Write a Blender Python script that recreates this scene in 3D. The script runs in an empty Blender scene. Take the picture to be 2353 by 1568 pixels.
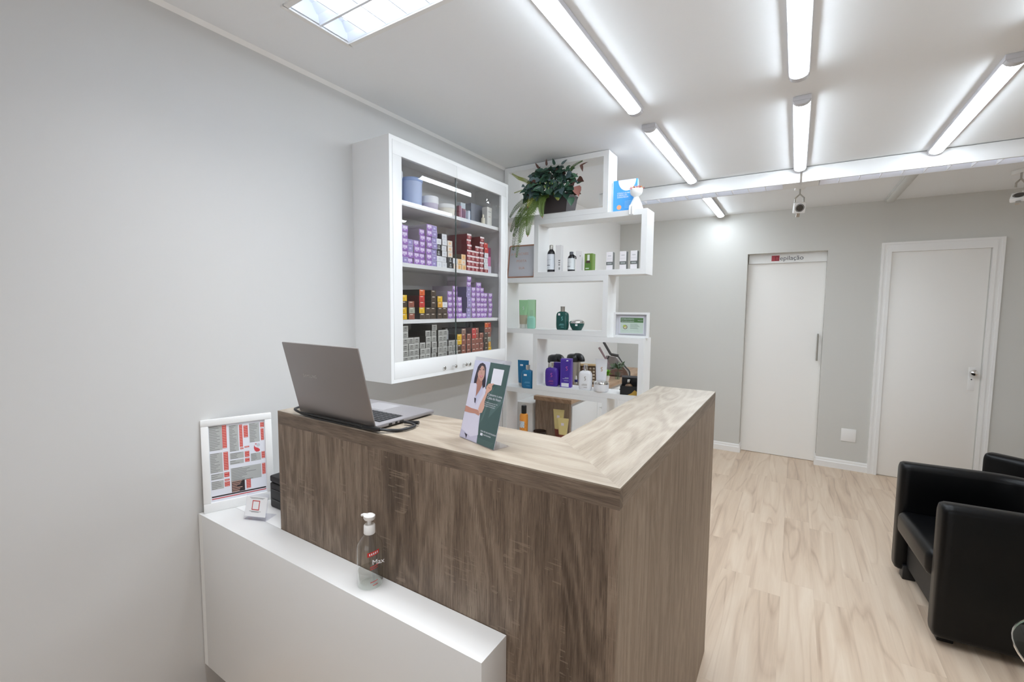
import bpy, bmesh, math, random
from mathutils import Vector, Matrix
random.seed(7)
sc = bpy.context.scene
C = sc.collection
PI = math.pi
H = 2.529            # ceiling height
D = 4.47             # back wall

# ------------------------------------------------------------------ camera, world, exposure
cd = bpy.data.cameras.new('camera'); cam = bpy.data.objects.new('camera', cd); C.objects.link(cam)
cd.sensor_fit = 'HORIZONTAL'; cd.sensor_width = 36.0
cd.lens = 1032.5347 / 2353 * 36.0
cd.clip_start = 0.02
yaw, pitch, roll = 0.5617939, 0.0747633, 0.0091883
fwd = Vector((-math.sin(yaw)*math.cos(pitch), math.cos(yaw)*math.cos(pitch), -math.sin(pitch)))
rt = Vector((math.cos(yaw), math.sin(yaw), 0)); up = rt.cross(fwd)
r2 = rt*math.cos(roll)+up*math.sin(roll); u2 = up*math.cos(roll)-rt*math.sin(roll)
m3 = Matrix((r2, u2, -fwd)).transposed()
cam.matrix_world = Matrix.Translation((1.82268, -0.84030, 1.53299)) @ m3.to_4x4()
sc.camera = cam
w = bpy.data.worlds.new('world'); sc.world = w; w.use_nodes = True
w.node_tree.nodes['Background'].inputs[0].default_value = (0.86, 0.92, 1.0, 1)
w.node_tree.nodes['Background'].inputs[1].default_value = 1.5
sc.view_settings.view_transform = 'Standard'; sc.view_settings.look = 'None'
sc.view_settings.gamma = 1; sc.view_settings.use_curve_mapping = False
sc.view_settings.exposure = 0.28
LED = 33.0           # diffuser radiance of the lit battens
TUBE = 4.0          # radiance of the tubes in the recessed louvre light
TROF = 4.3          # light thrown down by each recessed louvre light
DAY_FILL = 1.0           # added fill light at an unseen, assumed shop window behind the camera
sc.cycles.max_bounces = 14; sc.cycles.diffuse_bounces = 10; sc.cycles.transparent_max_bounces = 16
sc.cycles.caustics_reflective = False; sc.cycles.caustics_refractive = False
sc.cycles.sample_clamp_indirect = 10.0
ld = bpy.data.lights.new('daylight_fill', 'AREA'); ld.shape = 'RECTANGLE'; ld.size = 2.6; ld.size_y = 1.7
ld.energy = DAY_FILL; ld.color = (0.93, 0.96, 1.0)
lo = bpy.data.objects.new('daylight_fill', ld); C.objects.link(lo)
lo.location = (2.3, -3.55, 1.55); lo.rotation_euler = (PI/2-.6, 0, 0)

# ------------------------------------------------------------------ helpers
def lin(c):
    return tuple(((x/255)/12.92 if x/255 <= .04045 else ((x/255+.055)/1.055)**2.4) for x in c)
def mat(name, rgb, rough=.5, metal=0., spec=.5, emit=0., trans=0., coat=0., bump=0., bscale=200.):
    m = bpy.data.materials.new(name); m.use_nodes = True
    b = m.node_tree.nodes['Principled BSDF']; c = lin(rgb)+(1,)
    b.inputs['Base Color'].default_value = c; b.inputs['Roughness'].default_value = rough
    b.inputs['Metallic'].default_value = metal; b.inputs['Specular IOR Level'].default_value = spec
    b.inputs['Coat Weight'].default_value = coat
    if trans: b.inputs['Transmission Weight'].default_value = trans
    if emit:
        b.inputs['Emission Color'].default_value = c; b.inputs['Emission Strength'].default_value = emit
    if bump:
        N = m.node_tree.nodes; L = m.node_tree.links
        t = N.new('ShaderNodeTexCoord'); n = N.new('ShaderNodeTexNoise'); n.inputs['Scale'].default_value = bscale
        n.inputs['Detail'].default_value = 4
        bp = N.new('ShaderNodeBump'); bp.inputs['Strength'].default_value = bump; bp.inputs['Distance'].default_value = .002
        L.new(t.outputs['Object'], n.inputs['Vector']); L.new(n.outputs['Fac'], bp.inputs['Height']); L.new(bp.outputs[0], b.inputs['Normal'])
    return m
def clear(name, tint=(255,255,255), f0=.045, pw=5., rough=.01):
    """thin clear sheet: see-through, with a mirror share that grows at grazing angles (Schlick), on outward faces only"""
    m = bpy.data.materials.new(name); m.use_nodes = True
    N = m.node_tree.nodes; L = m.node_tree.links; N.clear()
    def mt(op, a, b):
        n = N.new('ShaderNodeMath'); n.operation = op
        for i, v in enumerate((a, b)):
            if hasattr(v, 'node'): L.new(v, n.inputs[i])
            else: n.inputs[i].default_value = v
        return n.outputs[0]
    o = N.new('ShaderNodeOutputMaterial'); mx = N.new('ShaderNodeMixShader'); t = N.new('ShaderNodeBsdfTransparent'); g = N.new('ShaderNodeBsdfGlossy')
    ge = N.new('ShaderNodeNewGeometry'); d = N.new('ShaderNodeVectorMath'); d.operation = 'DOT_PRODUCT'
    L.new(ge.outputs['Incoming'], d.inputs[0]); L.new(ge.outputs['Normal'], d.inputs[1])
    c = mt('MINIMUM', mt('ABSOLUTE', d.outputs['Value'], 0.), 1.)
    f = mt('ADD', mt('MULTIPLY', mt('POWER', mt('SUBTRACT', 1., c), pw), 1.-f0), f0)
    f = mt('MULTIPLY', f, mt('SUBTRACT', 1., ge.outputs['Backfacing']))
    t.inputs[0].default_value = lin(tint)+(1,); g.inputs['Roughness'].default_value = rough
    L.new(f, mx.inputs[0]); L.new(t.outputs[0], mx.inputs[1]); L.new(g.outputs[0], mx.inputs[2]); L.new(mx.outputs[0], o.inputs[0])
    return m
class NT:
    """tiny node-tree writer"""
    def __init__(s, name, rough=.5, spec=.5):
        s.m = bpy.data.materials.new(name); s.m.use_nodes = True; s.N = s.m.node_tree.nodes; s.L = s.m.node_tree.links
        s.b = s.N['Principled BSDF']; s.b.inputs['Roughness'].default_value = rough; s.b.inputs['Specular IOR Level'].default_value = spec
        s.xyz = s.N.new('ShaderNodeSeparateXYZ'); t = s.N.new('ShaderNodeTexCoord'); s.L.new(t.outputs['Object'], s.xyz.inputs[0])
    def put(s, sock, v):
        if hasattr(v, 'node'): s.L.new(v, sock)
        else: sock.default_value = v
    def math(s, op, a, b=0.):
        n = s.N.new('ShaderNodeMath'); n.operation = op; s.put(n.inputs[0], a); s.put(n.inputs[1], b); return n.outputs[0]
    def vec(s, x, y, z):
        n = s.N.new('ShaderNodeCombineXYZ'); s.put(n.inputs[0], x); s.put(n.inputs[1], y); s.put(n.inputs[2], z); return n.outputs[0]
    def noise(s, v, scale, detail=4, rough=.55, dist=0.):
        n = s.N.new('ShaderNodeTexNoise'); s.L.new(v, n.inputs['Vector']); n.inputs['Scale'].default_value = scale; n.inputs['Detail'].default_value = detail
        n.inputs['Roughness'].default_value = rough; n.inputs['Distortion'].default_value = dist; return n.outputs['Fac']
    def white(s, v):
        n = s.N.new('ShaderNodeTexWhiteNoise'); n.noise_dimensions = '3D'; s.L.new(v, n.inputs['Vector']); return n.outputs['Value']
    def ramp(s, f, stops):
        n = s.N.new('ShaderNodeValToRGB'); s.L.new(f, n.inputs[0]); e = n.color_ramp.elements
        while len(e) < len(stops): e.new(.5)
        for k, (p, c) in enumerate(stops): e[k].position = p; e[k].color = (lin(c) if max(c) > 1 else tuple(c))+(1,)
        return n.outputs[0]
    def mix(s, f, a, b, mode='MIX'):
        n = s.N.new('ShaderNodeMix'); n.data_type = 'RGBA'; n.blend_type = mode; s.put(n.inputs[0], f); s.put(n.inputs[6], a); s.put(n.inputs[7], b); return n.outputs[2]
    def bump(s, h, strength=.1, dist=.001):
        n = s.N.new('ShaderNodeBump'); n.inputs['Strength'].default_value = strength; n.inputs['Distance'].default_value = dist
        s.L.new(h, n.inputs['Height']); s.L.new(n.outputs[0], s.b.inputs['Normal'])
def wood(name, along, dark, mid, light, plank=.13, rough=.45, tone=.25, saw=.25, seed=0., spec=.4, fig=.5, pores=.38, ring=.10):
    t = NT(name, rough, spec); ax = {'x': t.xyz.outputs[0], 'y': t.xyz.outputs[1], 'z': t.xyz.outputs[2]}
    l = ax[along]; o = [ax[k] for k in 'xyz' if k != along]; a = t.math('ADD', o[0], t.math('MULTIPLY', o[1], 1.0)); a = t.math('ADD', a, seed)
    if plank:
        # uneven stave widths: warp the across coordinate a little before cutting it in staves
        p = t.math('FLOOR', t.math('DIVIDE', t.math('ADD', a, t.math('MULTIPLY', t.math('SINE', t.math('MULTIPLY', a, 17.)), .03)), plank)); wn = t.white(t.vec(p, 3.1+seed, 0.))
    else: wn = t.math('MULTIPLY', a, 0.)
    off = t.math('MULTIPLY', wn, 9.)
    base = t.noise(t.vec(t.math('MULTIPLY', a, 26.), t.math('ADD', t.math('MULTIPLY', l, 1.6), off), off), 1., 5, .6, fig)
    fine = t.noise(t.vec(t.math('MULTIPLY', a, 330.), t.math('ADD', t.math('MULTIPLY', l, 13.), off), off), 1., 6, .7, .5)
    cath = t.noise(t.vec(t.math('MULTIPLY', a, 4.5), t.math('ADD', t.math('MULTIPLY', l, .8), off), off), 1., 3, .45, .3)
    rings = t.math('POWER', t.math('ADD', t.math('MULTIPLY', t.math('SINE', t.math('MULTIPLY', cath, 95.)), .5), .5), 1.6)
    f = t.math('ADD', t.math('MULTIPLY', base, .40), t.math('MULTIPLY', fine, .50)); f = t.math('ADD', f, t.math('MULTIPLY', rings, ring))
    f = t.math('ADD', f, t.math('MULTIPLY', t.math('SUBTRACT', wn, .5), tone))
    col = t.ramp(f, [(.34, dark), (.5, mid), (.68, light)])
    por = t.noise(t.vec(t.math('MULTIPLY', a, 420.), t.math('ADD', t.math('MULTIPLY', l, 16.), off), off), 1., 2, .5, .0)
    col = t.mix(t.math('MULTIPLY', t.math('GREATER_THAN', por, .60), pores), col, lin(tuple(x*.72 for x in dark))+(1,))
    if saw:   # pale saw marks across the grain, in patches
        s1 = t.noise(t.vec(t.math('MULTIPLY', a, 14.), t.math('MULTIPLY', l, 160.), off), 1., 2, .5, .0)
        s2 = t.noise(t.vec(t.math('MULTIPLY', a, 7.), t.math('MULTIPLY', l, 5.), off), 1., 2, .5, .0)
        k = t.math('MULTIPLY', t.math('GREATER_THAN', s1, .58), t.math('GREATER_THAN', s2, .6))
        col = t.mix(t.math('MULTIPLY', k, saw), col, lin(light)+(1,))
    t.L.new(col, t.b.inputs['Base Color']); t.bump(fine, .12, .0006)
    return t.m
def tag(o, label, cat, group=None, kind=None):
    if label: o['label'] = label
    if cat: o['category'] = cat
    if group: o['group'] = group
    if kind: o['kind'] = kind
    return o
def thing(name, label, cat, loc=(0,0,0), rz=0., group=None):
    o = bpy.data.objects.new(name, None); o.empty_display_size = .05; C.objects.link(o)
    o.location = loc; o.rotation_euler = (0, 0, rz); return tag(o, label, cat, group)
class MB:
    def __init__(s): s.bm = bmesh.new()
    def _m(s, fs, m):
        for f in fs: f.material_index = m
    def box(s, a, b, m=0, bev=0., seg=2, M=None):
        r = bmesh.ops.create_cube(s.bm, size=1.); vs = r['verts']
        for v in vs: v.co = Vector([a[k]+(v.co[k]+.5)*(b[k]-a[k]) for k in range(3)])
        fs = list({f for v in vs for f in v.link_faces})
        s._m(fs, m)
        if bev:
            es = list({e for v in vs for e in v.link_edges})
            q = bmesh.ops.bevel(s.bm, geom=es, offset=bev, segments=seg, profile=.5, affect='EDGES'); s._m(q['faces'], m)
            vs = list({v for f in q['faces'] for v in f.verts} | {v for v in vs if v.is_valid})
        if M is not None:
            for v in vs: v.co = M @ v.co
        return s
    def loft(s, rings, m=0, cap=True, close=True):
        R = [[s.bm.verts.new(p) for p in r] for r in rings]; n = len(R[0]); k = n if close else n-1
        for a, b in zip(R, R[1:]):
            for i in range(k):
                s.bm.faces.new((a[i], a[(i+1) % n], b[(i+1) % n], b[i])).material_index = m
        if cap:
            s.bm.faces.new(list(reversed(R[0]))).material_index = m; s.bm.faces.new(R[-1]).material_index = m
        return s
    def lathe(s, prof, c=(0,0,0), seg=24, m=0, sx=1., sy=1., ex=2., cap=True, axis='z'):
        rings = []
        for r, z in prof:
            ring = []
            for i in range(seg):
                t = 2*PI*i/seg; cx, cy = math.cos(t), math.sin(t)
                x = math.copysign(abs(cx)**(2/ex), cx)*r*sx; y = math.copysign(abs(cy)**(2/ex), cy)*r*sy
                p = {'z': (x, y, z), 'x': (z, x, y), 'y': (y, z, x)}[axis]
                ring.append((c[0]+p[0], c[1]+p[1], c[2]+p[2]))
            rings.append(ring)
        return s.loft(rings, m, cap)
    def cyl(s, c, r, h, m=0, seg=20, axis='z', bev=0.):
        pr = [(r, 0), (r, h)] if not bev else [(r-bev, 0), (r, bev), (r, h-bev), (r-bev, h)]
        return s.lathe(pr, c, seg, m, axis=axis)
    def tube(s, pts, r, m=0, seg=8, cap=True):
        pts = [Vector(p) for p in pts]; rr = r if isinstance(r, (list, tuple)) else [r]*len(pts); rings = []; pn = None
        for i, p in enumerate(pts):
            d = (pts[min(i+1, len(pts)-1)]-pts[max(i-1, 0)]).normalized()
            if pn is None: pn = d.orthogonal().normalized()
            pn = (pn-d*pn.dot(d)); pn = pn.normalized() if pn.length > 1e-6 else d.orthogonal().normalized(); q = d.cross(pn)
            rings.append([p+(pn*math.cos(2*PI*k/seg)+q*math.sin(2*PI*k/seg))*rr[i] for k in range(seg)])
        return s.loft(rings, m, cap)
    def poly(s, pts, m=0):
        s.bm.faces.new([s.bm.verts.new(p) for p in pts]).material_index = m; return s
    def prism(s, pts, d, m=0):
        d = Vector(d); a = [s.bm.verts.new(p) for p in pts]; b = [s.bm.verts.new(Vector(p)+d) for p in pts]; n = len(a)
        s.bm.faces.new(list(reversed(a))).material_index = m; s.bm.faces.new(b).material_index = m
        for i in range(n): s.bm.faces.new((a[i], a[(i+1) % n], b[(i+1) % n], b[i])).material_index = m
        return s
    def mesh(s, name, mats, smooth=35., fix=True):
        if fix: bmesh.ops.recalc_face_normals(s.bm, faces=s.bm.faces)
        me = bpy.data.meshes.new(name); s.bm.to_mesh(me); s.bm.free()
        for q in (mats if isinstance(mats, (list, tuple)) else [mats]): me.materials.append(q)
        if smooth:
            me.shade_smooth(); me.set_sharp_from_angle(angle=math.radians(smooth))
        return me
    def build(s, name, mats, parent=None, smooth=35., label=None, loc=None, fix=True):
        o = bpy.data.objects.new(name, s.mesh(name, mats, smooth, fix)); C.objects.link(o)
        if parent: o.parent = parent
        if loc: o.location = loc
        if label: o['label'] = label
        return o
def solo(name, mb, mats, label, cat, loc=(0,0,0), rz=0., group=None, smooth=35.):
    o = mb.build(name, mats, None, smooth); o.location = loc; o.rotation_euler = (0, 0, rz); return tag(o, label, cat, group)
def struct(name, mb, mats, smooth=35.):
    o = mb.build(name, mats, None, smooth); o['kind'] = 'structure'; return o
def lettering(body, size, m, parent, M, align='LEFT', ext=.0002, name='lettering', sx=1., label=None, gap=1.):
    cu = bpy.data.curves.new('t', 'FONT'); cu.body = body; cu.size = size; cu.extrude = ext; cu.align_x = align; cu.resolution_u = 3; cu.space_character = gap
    t = bpy.data.objects.new('t', cu); C.objects.link(t); bpy.context.view_layer.update()
    me = bpy.data.meshes.new_from_object(t.evaluated_get(bpy.context.evaluated_depsgraph_get())); bpy.data.objects.remove(t); bpy.data.curves.remove(cu)
    me.transform(M @ Matrix.Scale(sx, 4, (1,0,0))); me.materials.clear(); me.materials.append(m); me.name = name
    o = bpy.data.objects.new(name, me); C.objects.link(o); o.parent = parent
    if label: o['label'] = label
    return o
def face_front(x, y, z): return Matrix.Translation((x, y, z)) @ Matrix.Rotation(PI/2, 4, 'X')        # text read from -y
def ordn(i): return ['first','second','third','fourth','fifth','sixth','seventh','eighth','ninth','tenth','eleventh','twelfth','thirteenth','fourteenth','fifteenth','sixteenth','seventeenth','eighteenth','nineteenth'][i]

# ------------------------------------------------------------------ materials
M_wall = mat('wall_paint', (200,199,197), .75, bump=.08, bscale=60)
M_back = mat('wall_paint_grey', (205,204,199), .75, bump=.08, bscale=60)
M_ceil = mat('ceiling_paint', (238,240,242), .85, bump=.25, bscale=25)
M_white = mat('white_lacquer', (230,230,229), .35)
M_white2 = mat('white_melamine', (236,236,234), .4)
M_trim = mat('white_trim', (236,235,233), .4)
M_door = mat('door_paint', (238,236,232), .5)
M_gray = mat('grey_plastic', (196,195,198), .45)
M_led = mat('led_diffuser', (234,245,255), .4, emit=LED)
M_tube = mat('fluorescent_tube', (240,248,255), .3, emit=TUBE)
M_tube2 = mat('dimmed_tube', (235,242,255), .3, emit=3.5)
M_off = mat('unlit_diffuser', (205,205,202), .4)
M_mirror = mat('louvre_aluminium', (232,236,244), .3, metal=.35)
M_refl = mat('white_reflector', (236,240,246), .3)
M_chrome = mat('chrome', (225,224,222), .12, metal=1.)
M_steel = mat('brushed_steel', (190,186,180), .28, metal=1.)
M_iron = mat('dark_metal', (90,88,86), .35, metal=.9)
M_black = mat('black_plastic', (24,24,25), .35)
M_blackm = mat('black_matte', (30,30,31), .6)
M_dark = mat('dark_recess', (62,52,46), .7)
M_leather = mat('black_leather', (6,6,7), .33, spec=.24, bump=.12, bscale=500)
M_paper = mat('white_paper', (238,238,240), .6)
M_pane = clear('window_glass', (252,252,252), .07)
M_glass = clear('clear_glass', (240,248,244))
M_acr = clear('clear_acrylic', (250,250,252), .04)
M_pet = clear('clear_plastic', (251,252,251), .05, 3.)
M_gel = clear('clear_gel', (246,247,246), .04, 3.)
M_front = wood('counter_oak', 'z', (76,62,51), (116,99,84), (150,133,116), .14, .5, .16, .45)
M_side = wood('counter_oak_side', 'z', (116,99,84), (142,124,107), (162,145,128), .17, .5, .10, .12, 3.)  # front oak in a lighter tone, the side's brighter light put into the colour
M_edge = wood('counter_oak_band', 'x', (92,78,66), (120,104,90), (144,128,112), 0, .5, .0, 0)
M_edgey = wood('counter_oak_band_side', 'y', (104,90,78), (134,118,103), (156,140,124), 0, .5, .0, 0)  # front band lightened, the side light is in the colour
M_topx = wood('pale_oak_top', 'x', (122,110,95), (146,134,119), (160,150,136), 0, .38, .0, .12, 2., pores=.12, ring=.15)
M_topy = wood('pale_oak_top_side', 'y', (122,110,95), (146,134,119), (160,150,136), 0, .38, .0, .12, 5., pores=.12, ring=.15)
M_pwood = wood('pantry_oak', 'z', (122,103,86), (152,132,114), (176,157,138), .2, .5, .1, 0)
M_ptop = wood('pantry_top', 'y', (150,120,95), (176,147,120), (196,170,145), 0, .45, .0, 0)
def floor_mat():
    t = NT('plank_floor', .42, .4); x, y = t.xyz.outputs[0], t.xyz.outputs[1]
    px = t.math('FLOOR', t.math('DIVIDE', x, .152)); off = t.white(t.vec(px, 1.7, 0.)); yy = t.math('ADD', t.math('DIVIDE', y, .92), off); py = t.math('FLOOR', yy)
    idv = t.white(t.vec(px, py, .5)); o = t.math('MULTIPLY', idv, 31.)
    g = t.noise(t.vec(t.math('MULTIPLY', x, 13.), t.math('ADD', t.math('MULTIPLY', y, .8), o), o), 1., 4, .5, .8)
    fine = t.noise(t.vec(t.math('MULTIPLY', x, 150.), t.math('MULTIPLY', y, 6.), o), 1., 3, .55, 0.)
    c = t.noise(t.vec(t.math('MULTIPLY', x, 5.5), t.math('ADD', t.math('MULTIPLY', y, .5), o), o), 1., 2, .4, .25)
    ring = t.math('ABSOLUTE', t.math('SUBTRACT', t.math('FRACT', t.math('MULTIPLY', c, 8.)), .5))
    vein = t.math('SUBTRACT', 1., t.math('MINIMUM', t.math('MULTIPLY', ring, 6.), 1.))
    f = t.math('ADD', t.math('MULTIPLY', g, .75), t.math('MULTIPLY', fine, .15)); f = t.math('ADD', f, t.math('MULTIPLY', idv, .11)); f = t.math('ADD', f, .05); f = t.math('SUBTRACT', f, t.math('MULTIPLY', vein, .13))
    col = t.ramp(f, [(.27, (174,150,129)), (.5, (206,184,161)), (.76, (222,204,183))])
    fx = t.math('FRACT', t.math('DIVIDE', x, .152)); fy = t.math('FRACT', yy)
    seam = t.math('MAXIMUM', t.math('LESS_THAN', fx, .012), t.math('LESS_THAN', fy, .002))
    col = t.mix(t.math('MULTIPLY', seam, .14), col, lin((140,116,98))+(1,))
    t.L.new(col, t.b.inputs['Base Color']); t.bump(fine, .06, .0005); return t.m
M_floor = floor_mat()
def P(name, rgb, rough=.45, **k): return mat(name, rgb, rough, **k)

# ------------------------------------------------------------------ room shell
XR, YF = 5.2, -3.4
struct('floor', MB().box((-.2, YF-.2, -.1), (XR+.2, D+.4, 0)), M_floor)
b = MB(); hx0, hx1, hy0, hy1 = .337, 1.577, .092, .335
b.box((-.2, YF-.2, H), (hx0, D+.4, H+.12)); b.box((hx1, YF-.2, H), (XR+.2, D+.4, H+.12))
hz0, hz1 = -.352, -.109; b.box((hx0, YF-.2, H), (hx1, hz0, H+.12)); b.box((hx0, hz1, H), (hx1, hy0, H+.12)); b.box((hx0, hy1, H), (hx1, D+.4, H+.12)); struct('ceiling', b, M_ceil)
struct('wall_left', MB().box((-.15, YF-.2, 0), (0, 1.95, H)).box((-.15, 1.95, 0), (0, D+.3, H), 1), [M_wall, M_trim])
b = MB(); d0, d1, dz = 1.372, 2.058, 2.108
b.box((0, D, 0), (d0, D+.3, H)); b.box((d1, D, 0), (XR, D+.3, H)); b.box((d0, D, dz), (d1, D+.3, H)); b.box((d0, D+.2, 0), (d1, D+.3, dz))
struct('wall_back', b, M_back)
struct('wall_right', MB().box((XR, YF-.2, 0), (XR+.15, D+.3, H)), M_trim)
b = MB(); b.box((-.15, YF-.2, 0), (.9, YF, H)); b.box((3.7, YF-.2, 0), (XR+.15, YF, H)); b.box((.9, YF-.2, 0), (3.7, YF, .6)); b.box((.9, YF-.2, 2.45), (3.7, YF, H)); struct('wall_front', b, M_trim)
b = MB(); [b.box((x-.03, YF-.12, .6), (x+.03, YF-.06, 2.45)) for x in (.93, 2.3, 3.67)]; b.box((.9, YF-.12, .6), (3.7, YF-.06, .66)); b.box((.9, YF-.12, 2.39), (3.7, YF-.06, 2.45)); struct('window_1', b, M_trim)  # unseen window, added as the opening for the fill light
struct('trim_1', MB().prism([(0, YF, H), (.014, YF, H), (0, YF, H-.014)], (0, 1.93-YF, 0)), M_trim)
def skirting(name, runs):
    b = MB()
    for (x0, y0, x1, y1) in runs:
        L = Vector((x1-x0, y1-y0, 0)); n = Vector((L.y, -L.x, 0)).normalized(); o = Vector((x0, y0, 0))
        pr = [(0, 0), (.014, 0), (.014, .055), (.009, .062), (.009, .078), (.004, .088), (0, .088)]
        b.prism([o+n*p+Vector((0, 0, z)) for p, z in pr], L)
    struct(name, b, M_trim)
skirting('baseboard_back', [(0, D, d0, D), (d0, D-.012, d0, D+.13), (d1, D+.13, d1, D-.012), (d1, D, 2.459, D), (3.25, D, XR, D)])
skirting('baseboard_left', [(0, YF, 0, -.12)])
# sliding door in its recess
t = thing('door_1', None, None, (0, 0, 0)); t['kind'] = 'structure'
b = MB(); b.box((d0+.001, D+.11, .004), (d1-.001, D+.15, 2.011)); b.build('door_panel', M_door, t)
b = MB(); b.box((d0+.006, D+.085, 2.012), (d1-.001, D+.16, dz)); b.build('track_cover', M_white2, t)
b = MB(); b.tube([(2.02, D+.072, 1.03), (2.02, D+.072, 1.30)], .0075); [b.tube([(2.02, D+.072, z), (2.02, D+.112, z)], .006) for z in (1.045, 1.285)]; b.build('handle', M_steel, t)
# hinged door with moulded casing
t = thing('door_2', None, None); t['kind'] = 'structure'
b = MB(); b.box((2.53, D-.006, .006), (3.168, D+.0, 2.062), bev=.002); b.build('door_panel', M_door, t)
b = MB()
for (o, i, z1, z2) in ((2.459, 2.53, 0, 2.148),):
    for k, (e, q) in enumerate(((0, .022), (.018, .017), (.045, .024))):
        w0 = 2.459+e; w1 = 3.247-e; e2 = (.018, .045, .071)[k]
        b.box((w0, D-q, 0), (2.459+e2, D, 2.148-e)); b.box((3.247-e2, D-q, 0), (w1, D, 2.148-e)); b.box((2.459+e2, D-q, 2.148-(.018, .045, .086)[k]), (3.247-e2, D, 2.148-e))
b.build('casing', M_trim, t)
b = MB(); b.lathe([(.010, 0), (.010, -.035), (.024, -.04), (.027, -.052), (.022, -.064), (.008, -.068)], (3.116, D-.008, 1.018), 24, axis='y'); b.build('knob', M_chrome, t)
b = MB(); b.box((3.095, D-.009, .86), (3.137, D-.006, 1.06), bev=.001); b.cyl((3.116, D-.0095, .955), .005, .001, 1, 12, 'y'); b.build('lock_plate', [M_trim, M_blackm], t)
# the sign over the sliding door
t = thing('door_sign', 'white sign strip with grey lettering and red square above the sliding door', 'sign', (1.70, D+.083, 2.06))
MB().box((-.135, -.002, -.036), (.225, .002, .036)).build('plate', M_white2, t)
MB().box((-.115, -.0034, -.028), (-.045, -.002, .028)).build('red_square', P('sign_red', (170,48,60)), t)
lettering('D', .062, P('sign_dark_red', (120,30,42)), t, face_front(-.088, -.0037, -.024))
lettering('epilação', .062, P('sign_grey', (84,84,88)), t, face_front(-.042, -.0037, -.022), sx=1.02)
solo('wall_plate', MB().box((-.058, -.006, -.062), (.058, 0, .062), bev=.003), M_trim, 'white blank wall plate low on the grey wall between the two doors', 'wall plate', (2.306, D, .338))

# ------------------------------------------------------------------ ceiling lights
BM = {}
def batten(x, y0, y1, lit, label, group):
    L = y1-y0; key = (round(L, 2), lit); t = thing('batten_light', label, 'ceiling light', (x, y0, H), 0, group)
    if key not in BM:
        b = MB(); b.box((-.037, 0, -.022), (.037, L, 0), bev=.003); base = b.mesh('body', M_gray if lit else M_off)
        pr = [(-.0315, -.0222), (-.0295, -.0275), (-.022, -.0335), (-.011, -.0372), (0, -.0385), (.011, -.0372), (.022, -.0335), (.0295, -.0275), (.0315, -.0222)]
        b = MB(); b.prism([(px, .035, pz) for px, pz in pr], (0, L-.07, 0)); dif = b.mesh('diffuser', M_led if lit else M_off)
        caps = [MB().prism([(px*1.06, q, -.022+(pz+.022)*1.05) for px, pz in pr], (0, dd, 0)).mesh('end_cap', M_gray if lit else M_off) for (q, dd) in ((.0, .0345), (L, -.0345))]
        BM[key] = (base, dif, caps[0], caps[1])
    for n, me in zip(('body', 'diffuser', 'end_cap', 'end_cap'), BM[key]):
        o = bpy.data.objects.new(n, me); C.objects.link(o); o.parent = t
G = 'slim batten lights on the ceiling'
batten(1.100, .255, 1.455, 1, 'lit white batten light running from the top edge above the counter, left row', G)
batten(1.102, 1.665, 2.905, 1, 'lit white batten light in the left row ending at the louvre lights', G)
batten(1.112, 3.16, 4.39, 1, 'lit batten light behind the left louvre light, nearest the back wall', G)
batten(1.787, .255, 1.465, 1, 'lit white batten light in the middle row at the top edge of the photo', G)
batten(1.800, 1.705, 2.945, 1, 'lit white batten light in the middle row ending above the ceiling spotlight', G)
batten(2.500, 1.715, 2.950, 1, 'lit white batten light slanting at the upper right above the armchairs', G)
batten(2.485, 3.19, 4.40, 0, 'unlit grey batten light behind the right louvre light', G)
batten(2.50, .26, 1.47, 1, 'lit white batten light at the right edge of the photo, nearer the viewer', G)
# louvre luminaires in a row across the room
def louvre(x0, x1, label, endL, endR):
    t = thing('louvre_light', label, 'ceiling light', (0, 0, 0), 0, 'white louvre lights across the ceiling')
    y0, y1, z0, z1 = 2.955, 3.125, 2.425, H-.004
    b = MB(); b.box((x0, y0, z0), (x1, y0+.012, z1), bev=.003); b.box((x0, y1-.012, z0), (x1, y1, z1), bev=.003); b.box((x0, y0+.012, z1-.01), (x1, y1-.012, z1))
    b.box((x0, y0+.012, z0), (x0+endL, y1-.012, z1-.01)); b.box((x1-endR, y0+.012, z0), (x1, y1-.012, z1-.01)); b.build('housing', M_white, t)
    a, c = x0+endL, x1-endR; b = MB(); yc = (y0+y1)/2
    for sgn in (-1, 1):
        prev = None; pts = [(yc+sgn*.07, z0+.001), (yc+sgn*.055, z0+.03), (yc+sgn*.03, z0+.05), (yc, z0+.056)]
        for (p, q) in zip(pts, pts[1:]): b.poly([(a, p[0], p[1]), (c, p[0], p[1]), (c, q[0], q[1]), (a, q[0], q[1])])
    b.build('reflector', M_mirror, t, fix=False)
    n = int((c-a)/.105)
    for k in range(n+1):
        x = a+.004+(c-a-.008)*k/n; MB().prism([(x, yc-.069, z0+.002), (x, yc+.069, z0+.002), (x, yc+.03, z0+.045), (x, yc-.03, z0+.045)], (.003, 0, 0)).build('louvre_blade', M_trim, t)
    b = MB(); b.tube([(a+.05, yc, z0+.034), (c-.05, yc, z0+.034)], .008, 0, 10); b.build('tube', M_tube2, t)
louvre(.32, 1.803, 'white louvre light across the ceiling, left of the ceiling gap, partly behind shelf', .04, .10)
louvre(1.816, 3.30, 'white louvre light across the ceiling, right of the gap, above the doors', .10, .04)
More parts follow.
